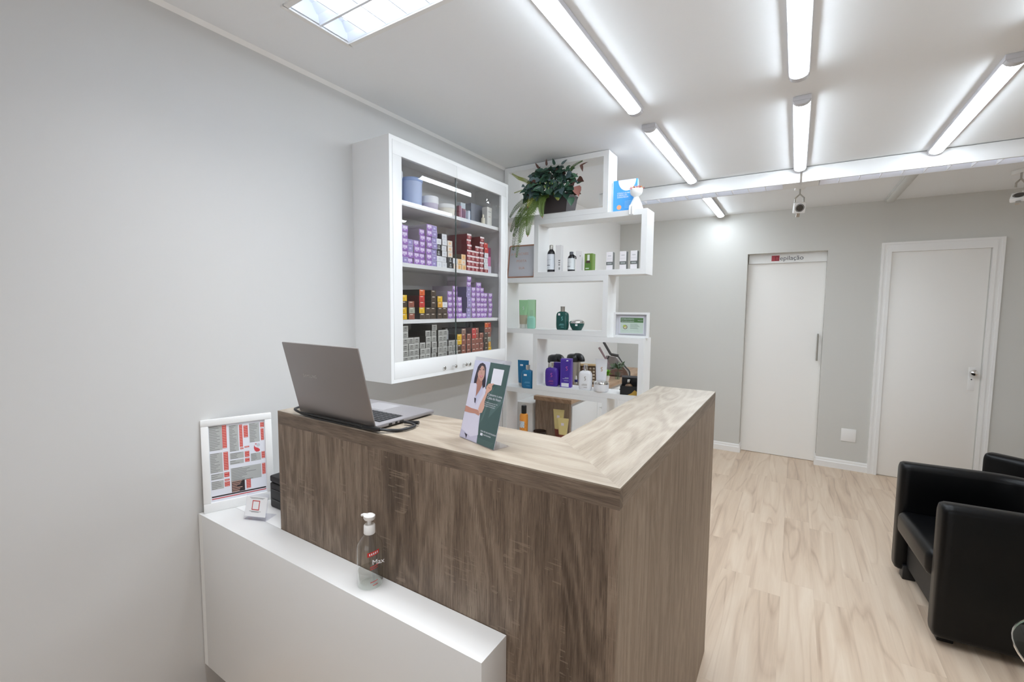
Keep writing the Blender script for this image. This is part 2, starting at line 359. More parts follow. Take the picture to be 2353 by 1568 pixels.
# recessed troffers with two tubes each
def troffer(hy0, hy1, label):
    t = thing('troffer_light', label, 'ceiling light', (0, 0, H))
    b = MB(); e = .016
    for (a, c) in (((hx0-e, hy0-e, -.006), (hx0+.002, hy1+e, 0)), ((hx1-.002, hy0-e, -.006), (hx1+e, hy1+e, 0)), ((hx0, hy0-e, -.006), (hx1, hy0+.002, 0)), ((hx0, hy1-.002, -.006), (hx1, hy1+e, 0))): b.box(a, c)
    b.build('frame', M_trim, t)
    b = MB(); ym = (hy0+hy1)/2
    for c in ((hy0+ym)/2, (ym+hy1)/2):
        q = [(c-.058, .0), (c-.05, .03), (c-.03, .06), (c, .068), (c+.03, .06), (c+.05, .03), (c+.058, .0)]
        for (p, r) in zip(q, q[1:]): b.poly([(hx0+.001, p[0], p[1]), (hx1-.001, p[0], p[1]), (hx1-.001, r[0], r[1]), (hx0+.001, r[0], r[1])])
    for x in (hx0+.001, hx1-.001): b.poly([(x, hy0, 0), (x, hy1, 0), (x, hy1, .07), (x, hy0, .07)])
    b.build('reflector', M_refl, t, fix=False)
    b = MB(); n = 12
    for k in range(n+1):
        x = hx0+.003+(hx1-hx0-.009)*k/n
        for c in ((hy0+ym)/2, (ym+hy1)/2): b.prism([(x, c-.056, .002), (x, c+.056, .002), (x, c+.05, .03), (x, c-.05, .03)], (.003, 0, 0))
    b.box((hx0, ym-.004, -.002), (hx1, ym+.004, .004)); b.build('louvre_blades', M_refl, t)
    [MB().tube([(hx0+.06, c, .045), (hx1-.06, c, .045)], .013, 0, 12).build('tube', M_tube, t) for c in ((hy0+ym)/2, (ym+hy1)/2)]
troffer(hy0, hy1, 'recessed louvre light with lit tubes at the top edge, above the counter')
troffer(hz0, hz1, 'unseen recessed louvre light added over the white ledge to light it')
ym = (hy0+hy1)/2
# the louvres of the recessed lights throw their light down in a limited cone; the second, unseen one is added to brighten the white ledge
for yy, pw in ((ym, 1.), ((hz0+hz1)/2, 1.3)):
    l = bpy.data.lights.new('troffer_glow', 'AREA'); l.shape = 'RECTANGLE'; l.size = 1.20; l.size_y = .22; l.energy = TROF*pw; l.spread = math.radians(105); l.color = (.95, .975, 1.)
    lo = bpy.data.objects.new('troffer_glow', l); C.objects.link(lo); lo.location = ((hx0+hx1)/2, yy, H-.012)
# spotlights
def spot(x, y, rz, label, heads):
    t = thing('spotlight', label, 'spotlight', (x, y, H), rz, 'white ceiling spotlights')
    MB().box((-.035, -.05, -.03), (.035, .05, 0), bev=.003).build('canopy', M_trim, t)
    for (dx, dy, tilt, yw, dz) in heads:
        b = MB(); b.tube([(dx, dy, -.03), (dx, dy, -.07), (dx-.03, dy, -.10), (dx-.03, dy, -.13)], .006); b.tube([(dx, dy, -.07), (dx+.03, dy, -.10), (dx+.03, dy, -.16)], .006); b.build('bracket', M_steel, t)
        Mx = Matrix.Translation((dx, dy, dz)) @ Matrix.Rotation(yw, 4, 'Z') @ Matrix.Rotation(tilt, 4, 'X')
        b = MB(); b.box((-.042, -.02, -.042), (.042, .012, .042), bev=.006); b.lathe([(.032, -.0205), (.030, -.022), (.02, -.012), (.005, -.008)], (0, 0, 0), 20, 1, axis='y', cap=False); b.cyl((0, -.0215, 0), .026, .002, 1, 20, 'y')
        b.box((-.012, .0, -.075), (.012, .012, -.042), 2); h = b.build('lamp_head', [M_trim, M_iron, M_steel], t)
        h.data.transform(Mx)
spot(1.805, 3.50, .1, 'white square-headed spotlight hanging from the ceiling above the sliding door', [(0, 0, .35, .15, -.175)])
spot(3.12, 3.78, .5, 'white spotlight on a ceiling plate at the right edge, above the hinged door', [(-.03, -.02, -.9, -.9, -.20), (.10, .05, -.5, .6, -.17)])

# ------------------------------------------------------------------ reception counter and the low white ledge
a0, bX, ye, tC, TOP, hL = .366, 1.5476, 1.2424, .2509, 1.18, .769
t = thing('reception_counter', 'L-shaped oak reception counter with a pale mitred top', 'counter')
MB().box((a0, 0, 0), (bX-.02, .03, TOP-.045)).build('front_panel', M_front, t)
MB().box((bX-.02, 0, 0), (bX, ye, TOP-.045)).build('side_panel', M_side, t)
MB().box((a0, 0, TOP-.045), (bX, .02, TOP-.004)).build('front_band', M_edge, t)
MB().box((bX-.02, .02, TOP-.045), (bX, ye, TOP-.004)).build('side_band', M_edgey, t)
MB().prism([(a0, 0, TOP-.004), (bX, 0, TOP-.004), (bX-tC, tC, TOP-.004), (a0, tC, TOP-.004)], (0, 0, .004)).build('front_top', M_topx, t)
MB().prism([(bX+.0, .0, TOP-.004), (bX, ye, TOP-.004), (bX-tC, ye, TOP-.004), (bX-tC, tC, TOP-.004)], (0, 0, .004)).build('side_top', M_topy, t)
b = MB(); b.box((a0, .02, TOP-.045), (bX-.02, tC, TOP-.004)); b.box((bX-tC, tC, TOP-.045), (bX-.02, ye, TOP-.004)); b.box((bX-tC, ye-.03, 0), (bX-.02, ye, TOP-.045)); b.box((bX-tC, .03, 0), (bX-tC+.02, ye-.03, TOP-.045)); b.build('inner_carcass', M_white2, t)
MB().box((a0+.002, tC-.02, .715), (bX-tC-.002, .86, .745)).build('added_work_surface', M_white, t)  # unseen desk, added so its white top bounces light onto the wall
t = thing('white_ledge', 'low white ledge box running along the front of the oak counter', 'ledge')
wL, dL = 1.287, .1004
b = MB(); b.box((.03, -dL, .185), (wL, -.0012, hL), bev=.0012); b.box((.004, -.0008, .185), (a0-.0015, .62, hL), bev=.0012); b.build('body', M_white, t)
MB().box((.004, -dL+.0008, .185), (.0292, -.0012, hL-.001)).build('end_filler', M_white2, t)
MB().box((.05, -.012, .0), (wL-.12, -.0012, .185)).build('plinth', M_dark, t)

# ------------------------------------------------------------------ laptop, cable, stand-up sign
t = thing('laptop', 'open silver-grey laptop seen from behind on the oak counter', 'laptop', (.480, .010, TOP), -.002)
M_lap = mat('laptop_alloy', (150,144,142), .38, metal=.55); M_key = mat('key_black', (38,38,40), .5); M_lapin = mat('laptop_deck', (150,147,149), .38, metal=.5)
W_, D_ = .355, .245; b = MB(); b.box((0, .004, .004), (W_, D_, .016), bev=.004); base = b.build('base', M_lapin, t)
for q in ((.03, .02), (W_-.03, .02), (.03, D_-.02), (W_-.03, D_-.02)): MB().cyl((q[0], q[1], 0), .009, .0042, 0, 12).build('foot', M_black, t)
b = MB(); b.box((.022, .035, .016), (W_-.022, .128, .0164))
b.build('keyboard_well', M_key, base)
b = MB()
for r in range(6):
    for c in range(15): b.box((.025+c*.0205, .037+r*.0151, .0164), (.025+c*.0205+.0175, .037+r*.0151+.0125, .0182), bev=.001, seg=1)
b.build('keys', M_key, base)
MB().box((.115, .143, .016), (.225, .222, .0163)).build('touchpad', mat('touchpad', (168,166,169), .3, metal=.4), base)
MB().box((.02, .15, .016), (.07, .2, .0164)).build('sticker', M_paper, base)
b = MB(); [b.box((W_-.001, y, .006), (W_+.0008, y+w_, .012)) for y, w_ in ((.05, .012), (.075, .008), (.092, .016))]; b.build('ports', M_black, base)
ln = .239; ML = Matrix.Translation((0, .004, .012)) @ Matrix.Rotation(ln, 4, 'X')
b = MB(); b.box((0, -.006, 0), (W_, 0, .236), bev=.003); b.box((.012, 0, .012), (W_-.012, .0006, .226), 1); lid = b.build('lid', [M_lap, M_black], t); lid.data.transform(ML)
MB().tube([(.04, .004, .014), (W_-.04, .004, .014)], .006).build('hinge', M_black, t)
lettering('SAMSUNG', .0135, mat('logo_silver', (196,192,190), .3, metal=.5), lid, ML @ face_front(.072, -.0062, .128), gap=1.12)
def path(pts, n=8):
    P_ = [Vector(p) for p in pts]; o = []
    for i in range(len(P_)-1):
        p0, p1, p2, p3 = P_[max(i-1, 0)], P_[i], P_[i+1], P_[min(i+2, len(P_)-1)]
        for k in range(n):
            s = k/n; o.append(.5*((2*p1)+(p2-p0)*s+(2*p0-5*p1+4*p2-p3)*s*s+(3*p1-p0-3*p2+p3)*s**3))
    return o+[P_[-1]]
t = thing('laptop_cable', 'black power cable looped along the counter edge behind the laptop', 'cable', (0, 0, TOP))
MB().tube(path([(.41, .13, .005), (.40, .08, .005), (.43, .03, .012), (.468, .002, .014), (.56, -.002, .0042), (.68, .002, .0042), (.80, .004, .0045), (.86, .012, .008), (.90, .05, .006), (.90, .10, .007), (.862, .105, .010)]), .0038).build('cord', M_blackm, t)
MB().tube(path([(.50, -.002, .0122), (.62, -.001, .0118), (.74, -.001, .0118), (.84, .000, .0118), (.885, .03, .0045), (.893, .075, .004)]), .0035).build('second_cord', M_blackm, t)
b = MB(); b.tube([(.80, -.0055, .0095), (.842, .000, .010), (.858, .006, .010)], [.005, .0075, .006]); b.build('connector', M_black, t); MB().tube([(.85, .104, .009), (.895, .12, .010)], [.0045, .006]).build('plug', M_black, t)

M_green = P('poster_green', (62,92,86)); M_green2 = P('poster_green_light', (82,110,104)); M_lav = P('poster_lavender', (206,208,226)); M_skin = P('print_skin', (206,160,140)); M_skin2 = P('print_skin_shadow', (182,130,112)); M_hair = P('print_hair', (52,44,56)); M_blz = P('print_blazer', (226,222,232)); M_blz2 = P('print_blazer_fold', (204,200,216)); M_lip = P('print_lip', (190,70,80)); M_navy = P('poster_edge', (52,56,110))
t = thing('counter_sign', 'tilted clear acrylic sign with green poster of a woman, standing on counter', 'sign', (1.066, .100, TOP), -.31)
SW, SH, SL = .151, .222, .245
MS = Matrix.Translation((0, 0, .002)) @ Matrix.Rotation(-SL, 4, 'X')       # sheet plane: x across, z up, leaning back
b = MB(); b.box((0, -.0025, 0), (SW, -.0012, SH)); b.box((0, .0012, 0), (SW, .0025, SH)); ac = b.build('holder', M_acr, t); ac.data.transform(MS)
MB().box((0, -.002, .0005), (SW, .050, .0022)).build('foot', M_acr, t)
pv = .955
def sheet(polys, mats, name, parent, z0=-.0012):
    b = MB()
    for k, (m, pts) in enumerate(polys): b.poly([(max(0., min(1., u))*SW, z0-.00004*k, max(0., min(1., v))*SH*pv) for u, v in pts], m)
    o = b.build(name, mats, parent, 0, fix=False); o.data.transform(MS); return o
b = MB(); b.box((.0005, -.0007, 0), (SW-.0005, .0007, SH*pv)); pb = b.build('poster', M_lav, t); pb.data.transform(MS)
sheet([(0, [(.463, .999), (.463, .654), (.461, .356), (.522, 0), (1, 0), (1, .999)]), (1, [(.643, .681), (.70, .713), (.557, .297), (.496, .243)]), (2, [(.72, .45), (1, .62), (1, .56), (.70, .33)])], [M_green, M_green2, M_green2], 'green_field', pb, -.0008)
hair = [(0.242, .978), (.324, .961), (.372, .919), (.402, .83), (.432, .76), (.45, .68), (.402, .648), (.347, .716), (.303, .675), (.213, .685), (.102, .693), (.092, .767), (.105, .843), (.122, .919), (.166, .96)]
fig = [(0, hair), (2, [(.18, .79), (.328, .765), (.356, .699), (.32, .64), (.225, .53), (.2, .60), (.173, .7)]),
 (1, [(.205, .935), (.26, .94), (.315, .925), (.35, .885), (.365, .845), (.362, .80), (.345, .765), (.315, .748), (.275, .75), (.225, .77), (.18, .80), (.157, .84), (.16, .885), (.178, .918)]),
 (0, [(.150, .88), (.165, .945), (.25, .965), (.22, .925), (.18, .885), (.165, .83)]),
 (4, [(-.02, .09), (.245, .064), (.309, .047), (.508, .092), (.52, .004), (-.02, .004)]),
 (0, [(.12, .07), (.22, .058), (.205, .02), (.195, .005), (.18, .03)]),
 (3, [(.169, .708), (-.005, .691), (-.005, .10), (.245, .064), (.309, .047), (.52, .099), (.461, .293), (.431, .416), (.486, .566), (.494, .657), (.426, .687), (.381, .646), (.331, .531), (.264, .45), (.208, .517), (.196, .609)]),
 (4, [(.169, .708), (.205, .69), (.225, .60), (.245, .50), (.262, .45), (.21, .51), (.19, .61)]), (4, [(.40, .67), (.43, .60), (.36, .52), (.28, .43), (.262, .45), (.331, .54)]),
 (0, [(.204, .526), (.259, .523), (.262, .46), (.235, .47)]),
 (2, [(-.005, .40), (.025, .401), (.184, .389), (.378, .391), (.461, .356), (.433, .325), (.318, .337), (.17, .327), (-.005, .325)]),
 (1, [(.501, .622), (.487, .693), (.53, .735), (.60, .748), (.646, .708), (.647, .672), (.556, .619), (.521, .516), (.54, .438), (.508, .371), (.428, .356), (.384, .401), (.406, .467), (.465, .564)]),
 (1, [(.585, .725), (.645, .752), (.684, .748), (.635, .717)]), (2, [(.52, .70), (.60, .69), (.63, .675), (.56, .68)]),
 (0, [(.175, .882), (.205, .892), (.241, .886), (.205, .878)]), (0, [(.285, .893), (.315, .900), (.345, .893), (.315, .887)]),
 (0, [(.17, .902), (.205, .912), (.245, .905), (.205, .906)]), (0, [(.28, .912), (.315, .92), (.35, .91), (.315, .913)]),
 (2, [(.262, .875), (.285, .84), (.262, .838)]),
 (5, [(.225, .808), (.265, .818), (.332, .815), (.30, .797), (.26, .795)]), (3, [(.24, .808), (.275, .812), (.318, .810), (.285, .804)])]
sheet(fig, [M_hair, M_skin, M_skin2, M_blz, M_blz2, M_lip], 'printed_woman', pb, -.00095)
sheet([(0, [(.581, .742), (.867, .745), (.871, .934), (.581, .932)])], [M_paper], 'blank_code_panel', pb, -.0010)
def stext(body, u, v, size, al='LEFT', sx=1.): lettering(body, size, M_paper, pb, MS @ face_front(u*SW, -.0011, v*SH*pv), al, .00002, sx=sx)
stext('Concorra a uma', .57, .598, .0088); stext('Cesta da Nutri', .56, .556, .0094)
stext('E venha concorrer até 1º de', .54, .505, .0044); stext('cartas e a premiação será', .53, .482, .0044); stext('sorteada no dia de junho', .53, .459, .0044)
stext('SIGA-ME NO INSTAGRAM', .565, .152, .0056); stext('nutricionista', .66, .118, .0062)
sheet([(0, [(.575, .108), (.64, .108), (.64, .138), (.575, .138)])], [M_paper], 'camera_icon', pb, -.0010)
for k in range(4): sheet([(0, [(.53, .066-k*.016), (.95-.02*k, .066-k*.016), (.95-.02*k, .060-k*.016), (.53, .060-k*.016)])], [M_green2], 'fine_print', pb, -.0010)

# ------------------------------------------------------------------ things on the white ledge
t = thing('sanitizer_bottle', 'clear pump bottle of hand gel on the white ledge before the oak front', 'bottle', (.866, -.042, hL), .3)
prof = [(.030, .0006), (.0335, .003), (.0340, .010), (.0340, .108), (.0325, .118), (.024, .132), (.015, .143), (.0125, .147), (.0125, .150)]
MB().lathe(prof, seg=32, cap=False).lathe([(.0005, .0012), (.03, .0006)], seg=32, cap=False).build('bottle', M_pet, t)
MB().lathe([(.0005, .0015), (.0325, .002), (.033, .042), (.032, .0435), (.0005, .0435)], seg=32, cap=False).build('gel', M_gel, t)
b = MB(); b.lathe([(.014, .145), (.0155, .147), (.0150, .168), (.013, .171)], seg=24); b.cyl((0, 0, .171), .0055, .012, 0, 12); b.build('collar', M_trim, t)
b = MB(); b.lathe([(.004, .182), (.013, .184), (.0155, .189), (.0152, .195), (.012, .1975), (.004, .198)], seg=20, sx=1.05, sy=.95); b.tube([(-.006, 0, .194), (-.017, 0, .1945), (-.024, 0, .192)], [.006, .0045, .0035]); b.build('pump_head', M_trim, t)
MB().tube([(0, 0, .148), (.003, 0, .1), (.012, 0, .01)], .003).build('dip_tube', M_acr, t)
def on_cyl(b, R, a0, a1, z0, z1, m=0, tilt=0.):
    n = max(3, int(abs(a1-a0)/.13))
    for k in range(n):
        t0 = a0+(a1-a0)*k/n; t1 = a0+(a1-a0)*(k+1)/n
        b.poly([(R*math.cos(t0), R*math.sin(t0), z0+tilt*(t0-a0)), (R*math.cos(t1), R*math.sin(t1), z0+tilt*(t1-a0)), (R*math.cos(t1), R*math.sin(t1), z1+tilt*(t1-a0)), (R*math.cos(t0), R*math.sin(t0), z1+tilt*(t0-a0))], m)
b = MB(); on_cyl(b, .0344, -1.2, -.25, .094, .106, 0, .006)
on_cyl(b, .0344, -1.0, -.25, .064, .0665, 0, .008); on_cyl(b, .0344, -1.0, -.4, .058, .060, 0, .008); on_cyl(b, .0344, -1.0, -.4, .022, .024, 0, .006); on_cyl(b, .0344, -.8, -.4, .013, .015, 0, .006)
for k in range(5): on_cyl(b, .0345, -1.05+k*.15, -.97+k*.15, .098+k*.001, .1035+k*.001, 1)
b.build('label_print', [P('label_red', (196,48,44)), M_paper], t, fix=False)
tx = lettering('Max', .019, M_paper, t, face_front(-.001, -.0356, .073))
tx.data.transform(Matrix.Rotation(.75, 4, 'Z'))

# price list frame leaning in the corner on the ledge
t = thing('price_list_frame', 'white framed price list with red and grey tables, leaning against the wall', 'picture frame', (.030, -.092, hL), 1.197)
FW, FH = .231, .342; MF = Matrix.Rotation(-.075, 4, 'X')
b = MB(); fb = .024
for (a, c) in (((0, 0, 0), (FW, .018, fb+.01)), ((0, 0, FH-fb), (FW, .018, FH)), ((0, 0, fb+.01), (fb, .018, FH-fb)), ((FW-fb, 0, fb+.01), (FW, .018, FH-fb))): b.box(a, c, bev=.002)
o = b.build('frame', M_white, t); o.data.transform(MF)
b = MB(); b.box((fb, .007, fb+.01), (FW-fb, .017, FH-fb)); o = b.build('sheet', P('price_sheet', (222,224,232)), t); o.data.transform(MF); ps = o
U0, V0, UW, VW = fb, fb+.01, FW-2*fb, FH-2*fb-.01
def plist(rects, m, name, y, stripes=None):
    b = MB()
    for ((u0, v1), (u1, v0)) in rects:
        b.poly([(U0+u0*UW, y, V0+v0*VW), (U0+u1*UW, y, V0+v0*VW), (U0+u1*UW, y, V0+v1*VW), (U0+u0*UW, y, V0+v1*VW)], 0)
        if stripes:
            n = max(1, int((v1-v0)*VW/.0058))
            for k in range(n):
                q0 = v1-(v1-v0)*(k+.35)/n; q1 = q0-.0018/VW; e = (u1-u0)*(.08 if stripes == 'c' else .03); f = (u1-u0)*(.12 if stripes == 'c' else .15+.5*random.random())
                b.poly([(U0+(u0+e)*UW, y-.00006, V0+q1*VW), (U0+(u1-f)*UW, y-.00006, V0+q1*VW), (U0+(u1-f)*UW, y-.00006, V0+q0*VW), (U0+(u0+e)*UW, y-.00006, V0+q0*VW)], 1)
    o = b.build(name, m, ps, 0, fix=False); o.data.transform(MF)
g_ = [((.006, .991), (.228, .668)), ((.352, .973), (.514, .623)), ((.712, .967), (.9, .707)), ((.006, .635), (.22, .378)), ((.352, .602), (.596, .52)), ((.346, .505), (.592, .449)), ((.722, .556), (.909, .453)), ((.352, .40), (.905, .214)), ((.013, .364), (.227, .286)), ((.013, .269), (.224, .159))]
r_ = [((.231, .989), (.306, .684)), ((.532, .968), (.588, .667)), ((.61, .949), (.687, .788)), ((.918, .964), (.988, .897)), ((.922, .879), (.978, .719)), ((.238, .633), (.318, .39)), ((.616, .599), (.697, .522)), ((.616, .505), (.697, .455)), ((.922, .563), (.984, .469)), ((.923, .40), (.984, .25)), ((.238, .362), (.327, .301)), ((.241, .273), (.327, .25)), ((.239, .239), (.328, .174)), ((.622, .223), (.701, .098)), ((.536, .656), (.596, .636)), ((.614, .668), (.7, .648))]
M_pg = P('table_grey', (176,178,176)); M_pr = P('table_red', (196,66,68)); M_pd = P('table_line', (120,120,120)); M_po = P('price_line', (240,190,170))
plist(g_, [M_pg, M_pd], 'service_tables', .0068, 'l'); plist(r_, [M_pr, M_po], 'price_columns', .0068, 'c')
plist([((.358, .23), (.593, .079))], [P('table_black', (52,42,44)), M_po], 'dark_table', .0068, 'l'); plist([((.012, .075), (.98, .057))], [P('foot_black', (52,42,44)), M_po], 'foot_line', .0068); plist([((.013, .045), (.98, .033))], [M_pr, M_po], 'foot_red_line', .0068)
b = MB(); cxl, czl = U0+.845*UW, V0+.615*VW
b.poly([(cxl-.010, .0066, czl+.014), (cxl-.006, .0066, czl+.006), (cxl+.004, .0066, czl+.001), (cxl+.009, .0066, czl-.005), (cxl+.009, .0066, czl-.010), (cxl+.004, .0066, czl-.013), (cxl-.004, .0066, czl-.012), (cxl-.009, .0066, czl-.006), (cxl-.011, .0066, czl+.003)], 0)
b.poly([(cxl+.004+.0065*math.cos(2*PI*k/16), .0067, czl+.013+.0065*math.sin(2*PI*k/16)) for k in range(16)], 1); b.poly([(cxl-.004+.003*math.cos(2*PI*k/10), .0066, czl+.018+.002*math.sin(2*PI*k/10)) for k in range(10)], 0)
o = b.build('logo', [P('logo_red', (206,72,78)), P('logo_grey', (196,200,206))], ps, 0, fix=False); o.data.transform(MF)
# small acrylic code stand
t = thing('payment_stand', 'small clear acrylic card stand with red outlined square, before the framed price list', 'card stand', (.191, -.034, hL), .378)
MQ = Matrix.Translation((0, 0, .002)) @ Matrix.Rotation(-.244, 4, 'X')
b = MB(); b.box((0, -.0018, .0), (.089, 0, .091)); o = b.build('holder', M_acr, t); o.data.transform(MQ)
MB().box((0, -.001, .0005), (.089, .055, .0022)).build('foot', M_acr, t)
b = MB(); b.box((.003, -.0032, .012), (.086, -.0022, .080)); o = b.build('card', M_paper, t); o.data.transform(MQ)
b = MB(); y = -.0034
for (a, c) in (((.028, .034), (.058, .037)), ((.028, .064), (.058, .067)), ((.028, .037), (.031, .064)), ((.055, .037), (.058, .064))): b.poly([(a[0], y, a[1]), (c[0], y, a[1]), (c[0], y, c[1]), (a[0], y, c[1])])
o = b.build('red_square_outline', M_pr, t, 0, fix=False); o.data.transform(MQ)
b = MB(); [b.poly([(x0, y, z), (x1, y, z), (x1, y, z+.0012), (x0, y, z+.0012)]) for x0, x1, z in ((.015, .075, .0755), (.02, .07, .0725), (.02, .066, .029), (.028, .058, .0265))]; o = b.build('print_lines', M_pd, t, 0, fix=False); o.data.transform(MQ)
# printer in the corner
t = thing('printer', 'black printer in the corner behind the counter end', 'printer', (.166, .076, hL))
b = MB(); b.box((0, 0, .0), (.19, .33, .095), bev=.006); b.build('body', M_blackm, t)
b = MB(); b.box((.0, .0, .097), (.19, .33, .122), bev=.006); b.build('scanner_lid', M_blackm, t)
MB().box((.06, .01, .122), (.13, .06, .1232)).build('display', P('display', (150,150,152), .2), t)
b = MB(); b.box((.015, -.002, .03), (.16, .0005, .034)); b.box((.015, -.002, .07), (.16, .0005, .0725)); b.build('paper_slot', M_black, t)

# ------------------------------------------------------------------ wall cabinet
cy0, cy1, cz0, cz1, cx = .612, 1.597, 1.172, 2.303, .249
CAB = thing('wall_cabinet', 'white wall cabinet with two glass doors full of product boxes', 'cabinet')
b = MB(); k = .018
b.box((0, cy0, cz0), (cx, cy0+k, cz1)); b.box((0, cy1-k, cz0), (cx, cy1, cz1)); b.box((0, cy0+k, cz1-k), (cx, cy1-k, cz1)); b.box((0, cy0+k, cz0), (cx, cy1-k, cz0+k)); b.box((0, cy0+k, cz0+k), (.006, cy1-k, cz1-k)); b.build('carcass', M_white, CAB)
MB().box((.006, cy0+k, 1.2), (.226, cy1-k, 1.256)).build('bottom_board', M_white2, CAB)
SZ = {'bottom': 1.256, 'lower': 1.468, 'upper': 1.742, 'top': 2.030}
for n in ('lower', 'upper', 'top'): MB().box((.006, cy0+k, SZ[n]-.019), (.224, cy1-k, SZ[n])).build('shelf', M_white, CAB)
def door(y0, y1, hinge_left):
    b = MB(); x0, x1 = .232, .2496; st = .056
    b.box((x0, y0, 2.222), (x1, y1, 2.286), bev=.001); b.box((x0, y0, 1.190), (x1, y1, 1.270), bev=.001)
    if hinge_left: b.box((x0, y0, 1.270), (x1, y0+st, 2.222), bev=.001)
    else: b.box((x0, y1-st, 1.270), (x1, y1, 2.222), bev=.001)
    d = b.build('door', M_white, CAB)
    MB().box((.238, (y0+st) if hinge_left else y0+.0005, 1.2705), (.243, (y1-.0005) if hinge_left else y1-st, 2.2215)).build('glass_pane', M_pane, d)
    e = y1-.0016 if hinge_left else y0+.0006; MB().box((.2375, e-.0012, 1.2705), (.2435, e+.0008, 2.2215)).build('pane_edge', P('glass_edge', (70,80,76), .2), d)
    ky, ly = (1.052, .984) if hinge_left else (1.144, 1.204)
    b = MB(); b.lathe([(.003, 0), (.003, .016), (.0075, .018), (.0095, .023), (.008, .028), (.003, .029)], (.2496, ky, 1.211), 16, axis='x'); b.build('knob', M_chrome, d)
    b = MB(); b.lathe([(.011, 0), (.011, .004), (.009, .006), (.004, .006)], (.2496, ly, 1.206), 20, axis='x'); b.box((.2556, ly-.001, 1.2), (.2562, ly+.001, 1.212), 1); b.build('lock', [M_chrome, M_blackm], d)
door(cy0+.0195, 1.0895, True); door(1.0905, cy1-.0195, False)

# the product cartons: one mesh for each kind, then copies
CW, CH, CL = .0400, .0302, .15
KIND = {}
def kind(key, word, front, side, plates, mats):
    b = MB(); b.box((-CL, -CW/2, 0), (-.0002, CW/2, CH), 1, bev=.0006, seg=1); b.poly([(0, -CW/2+.0006, .0006), (0, CW/2-.0006, .0006), (0, CW/2-.0006, CH-.0006), (0, -CW/2+.0006, CH-.0006)], 0)
    for i, (u0, v0, u1, v1, m) in enumerate(plates): q = .0002+.00005*i; b.poly([(q, -CW/2+u0*CW, v0*CH), (q, -CW/2+u1*CW, v0*CH), (q, -CW/2+u1*CW, v1*CH), (q, -CW/2+u0*CW, v1*CH)], 2+m)
    KIND[key] = (word, b.mesh('carton', [P('carton_'+key, front), P('carton_side_'+key, side, .55)]+[P('carton_print_%s_%d' % (key, i), c) for i, c in enumerate(mats)], 0, fix=False))
txt = [(.2, .78, .72, .88, 0)]
kind('g', 'grey', (176,175,168), (66,62,58), [(.06, .80, .94, .97, 0), (.12, .08, .86, .74, 1), (.35, .55, .7, .68, 2), (.25, .2, .7, .25, 2), (.25, .32, .74, .37, 2)], [(205,204,198), (166,165,158), (92,90,86)])
for key, word, c in (('k', 'dark brown', (82,66,52)), ('b', 'reddish brown', (150,88,70)), ('y', 'yellow', (236,190,44)), ('a', 'amber', (226,166,60)), ('o', 'orange', (226,104,50)), ('r', 'red', (206,62,54)), ('s', 'silver', (166,168,150)), ('t', 'tan', (150,116,98))):
    kind(key, word, c, (58,54,50) if key != 'r' else (90,40,40), [(.2, .76, .68, .87, 0), (.22, .2, .62, .5, 1)], [(236,226,210), tuple(int(x*.9) for x in c)])
kind('w', 'white', (232,232,234), (78,74,74), [(.3, .3, .7, .36, 0), (.3, .5, .66, .6, 0)], [(196,198,206)])
kind('c', 'cream', (238,224,208), (122,104,86), [(.3, .3, .7, .7, 0)], [(246,200,150)])
kind('n', 'black printed', (52,50,50), (44,42,42), [(.38, .55, .62, .85, 0), (.28, .2, .72, .45, 0)], [(178,178,176)])
kind('p', 'purple', (152,104,184), (176,166,178), [(.12, .38, .9, .9, 0), (.3, .2, .62, .42, 0), (.22, .55, .5, .8, 1), (.58, .5, .8, .78, 1)], [(206,184,222), (232,220,240)])
kind('f', 'lavender framed', (196,186,220), (102,94,134), [(.1, .12, .9, .9, 0), (.18, .22, .82, .82, 1), (.35, .4, .66, .65, 2)], [(128,112,170), (164,150,200), (206,198,228)])
kind('R', 'red and white', (150,44,54), (122,50,56), [(.0, .68, 1, 1, 0), (.32, .2, .7, .58, 1), (.36, .28, .66, .5, 2)], [(240,226,226), (226,196,190), (190,110,104)])
kind('O', 'orange cream', (240,206,160), (122,104,86), [(.3, .2, .75, .8, 0)], [(232,178,110)])
GR = {
 'bottom': (.0205, ['gggggg', 'gggg', 'gggg', 'ggg', 'ggggg', 'gggggg', 'ggggg', 'ggggg', 'ggg', 'ggg', 'kkyy', 'bbbbt', 'bbbb', 'bbbrr', 'bbbbb', 'bbbb', 'kkkkbo', 'yasbbr']),
 'lower': (.0205, ['yyky', 'bsb', '', 'kyrro', 'kk', 'kkkkk', 'kkay', 'kkw', 'ppppp', 'pppppp', 'pppp', 'p', 'ffffffpp', 'pppppp', 'pppppp', 'pppppp', 'ppppp', 'ppppp']),
 'upper': (.0205, ['fppppp', 'ppff', 'pppp', 'pppppp', 'ppppppp', 'fffffff', 'wwnnw', 'wwwwww', 'nnccc', 'cw', 'OO', 'OcO', 'RRRRRRR', 'RRRR', 'RRRRR', 'RRRRRRR', 'Rwwwrr'])}
for sh, (off, cols) in GR.items():
    occ = [k for k, c in enumerate(cols) if c]
    for i, col in enumerate(cols):
        jy = (random.random()-.5)*.0012; jx = (random.random()-.5)*.012
        for r, q in enumerate(col):
            word, me = KIND[q]; o = bpy.data.objects.new('carton', me); C.objects.link(o)
            o.location = (.202+jx+(random.random()-.5)*.006, .725+off+.0426*i+jy+(random.random()-.5)*.0008, SZ[sh]+.0003+r*(CH+.0001)); o.rotation_euler = (0, 0, (random.random()-.5)*.022)
            n = occ.index(i); pos = 'topmost' if r == len(col)-1 and r else ('lowest' if r == 0 else ordn(r)+' up')
            if len(col) == 1: pos = 'single'
            tag(o, '%s product carton, %s in the %s stack from left, %s cabinet shelf' % (word, pos, ordn(n), sh), 'box', 'cartons on the %s cabinet shelf' % sh)
